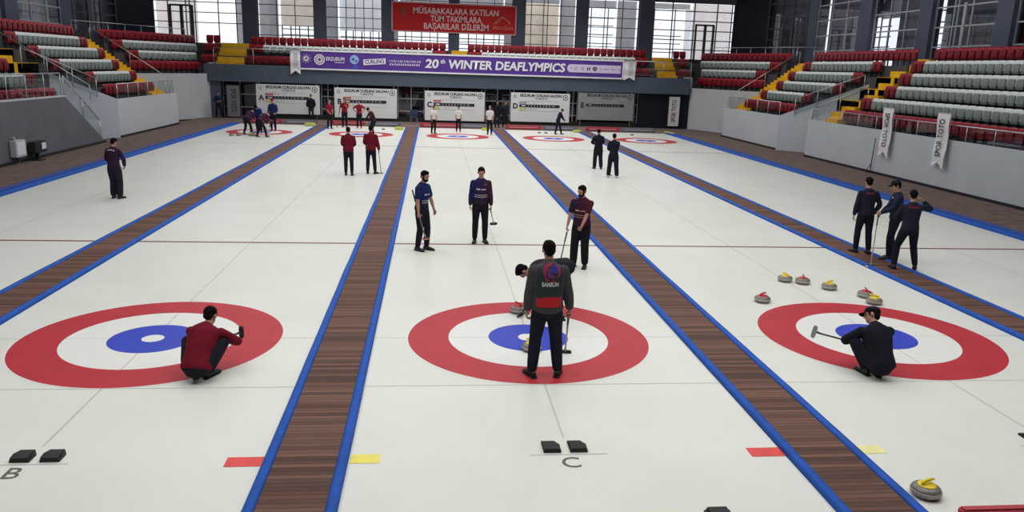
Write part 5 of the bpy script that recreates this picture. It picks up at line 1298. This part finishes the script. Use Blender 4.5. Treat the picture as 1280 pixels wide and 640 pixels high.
farp('official in black jacket with hands in pockets before scoreboard A', -9.72, 44.2, 180, 1.74, (cloth(32, 32, 42), 'jacket'), hands=[(-.24, .12, .92), (.24, .12, .92)], trousers=cloth(40, 50, 52), z=.03, elbows=[(-1, -.6, 0), (1, -.6, 0)])
farp('player in red vest with grey hair standing left of scoreboard B', -7.75, 38.2, -150, 1.70, (RD, 'short'), hands=[(-.1, .28, 1.0), (.1, .28, 1.0)], hair='hair_gray')
L1 = farp('player in red and black jersey standing before scoreboard B, a broom at the side', -6.98, 39.6, 176, 1.78, (RD, 'short'), hands=[(-.14, .14, 1.3), (.32, .1, .95)], cap=None)
broom('curling broom beside the player in red before scoreboard B', (-7.45, 39.5, 0), L1.hand(1), 'pole_black', 'black')
farp('player in red and black jersey with hands on hips before scoreboard B', -6.02, 39.0, 180, 1.70, (RD, 'short'), hands=[(-.2, .06, 1.06), (.2, .06, 1.06)], elbows=[(-1, -.2, 0), (1, -.2, 0)], shoe='ad_red')
farp('player in dark jacket bending behind the right player in dark red jacket', -4.75, 33.2, 118, 1.72, (cloth(60, 34, 40), 'long'), pelvis=(0, -.05, .92), lean=(16, 0), bend=18, hands=[(-.2, .4, .88), (.2, .4, .88)], trousers=cloth(22, 34, 34), head=(0, -8))
farp('player in white shirt left of three before scoreboard C', -1.42, 36.3, -150, 1.62, (WH, 'short'), hands=[(-.14, .22, 1.0), (.2, .12, .88)])
farp('player in white shirt in the middle before scoreboard C', .14, 38.0, 180, 1.56, (WH, 'short'), hands=[(-.16, .16, .9), (.16, .16, .9)], shoe='ad_red')
farp('player in white shirt right of three, with grey hair, by scoreboard C', 1.98, 36.5, 168, 1.70, (WH, 'short'), hands=[(-.2, .1, .84), (.22, .1, .84)], hair='hair_gray', shoe='ad_red')
farp('official in black standing between scoreboards C and D, left one', 2.85, 41.8, 180, 1.76, (BLK, 'jacket'), z=.03, trousers=cloth(34, 40, 44))
farp('official in black standing between scoreboards C and D, right one', 3.4, 42.2, 185, 1.72, (cloth(36, 38, 46), 'jacket'), z=.03, trousers=cloth(34, 40, 44))
Q = farp('player in black with white trouser stripe reaching out before scoreboard D', 6.35, 37.75, -78, 1.62, (cloth(30, 32, 48), 'long'), lean=(14, 0), bend=8, feet=[(-.12, -.12, 5), (.12, .2, -5)], hands=[(-.06, .46, .88), (.16, .40, .86)], head=(0, -12))
# ---------------------------------------------------------------- light
wld = bpy.data.worlds.new('daylight'); SC.world = wld; wld.use_nodes = True
bg = wld.node_tree.nodes['Background']; bg.inputs[0].default_value = (0.93, 0.96, 1.0, 1); bg.inputs[1].default_value = 1.35
def area(name, loc, sx, sy, power, spread=150, color=(1, 1, 0.97), rot=(0, 0, 0)):
    l = bpy.data.lights.new(name, 'AREA'); l.shape = 'RECTANGLE'; l.size = sx; l.size_y = sy; l.energy = power; l.spread = math.radians(spread); l.color = color
    o = bpy.data.objects.new(name, l); COL.objects.link(o); o.location = loc; o.rotation_euler = rot
    return o
for i, y in enumerate((-3, 8, 19, 30, 41)):
    area('ceiling_light_bank', (0.2, y, 10.4), 25, 8, (1060, 940, 960, 1080, 1450)[i], 148)
for sd, rot in ((1, -50), (-1, 50)):
    area('stand_fill_light', (0.2 + sd * 17.5, 27, 10.2), 1.2, 36, 420, 150, (.96, .98, 1), (0, math.radians(rot), 0))  # added fill, no fixture known there; lifts the dark side facades and seats
SC.view_settings.view_transform = 'Standard'; SC.view_settings.look = 'None'; SC.view_settings.exposure = 0; SC.view_settings.gamma = 1
try:
    SC.cycles.use_denoising = True; SC.cycles.max_bounces = 6; SC.cycles.diffuse_bounces = 4; SC.cycles.glossy_bounces = 3; SC.cycles.transparent_max_bounces = 12
    SC.cycles.sample_clamp_indirect = 6; SC.cycles.caustics_reflective = False; SC.cycles.caustics_refractive = False
except Exception: pass
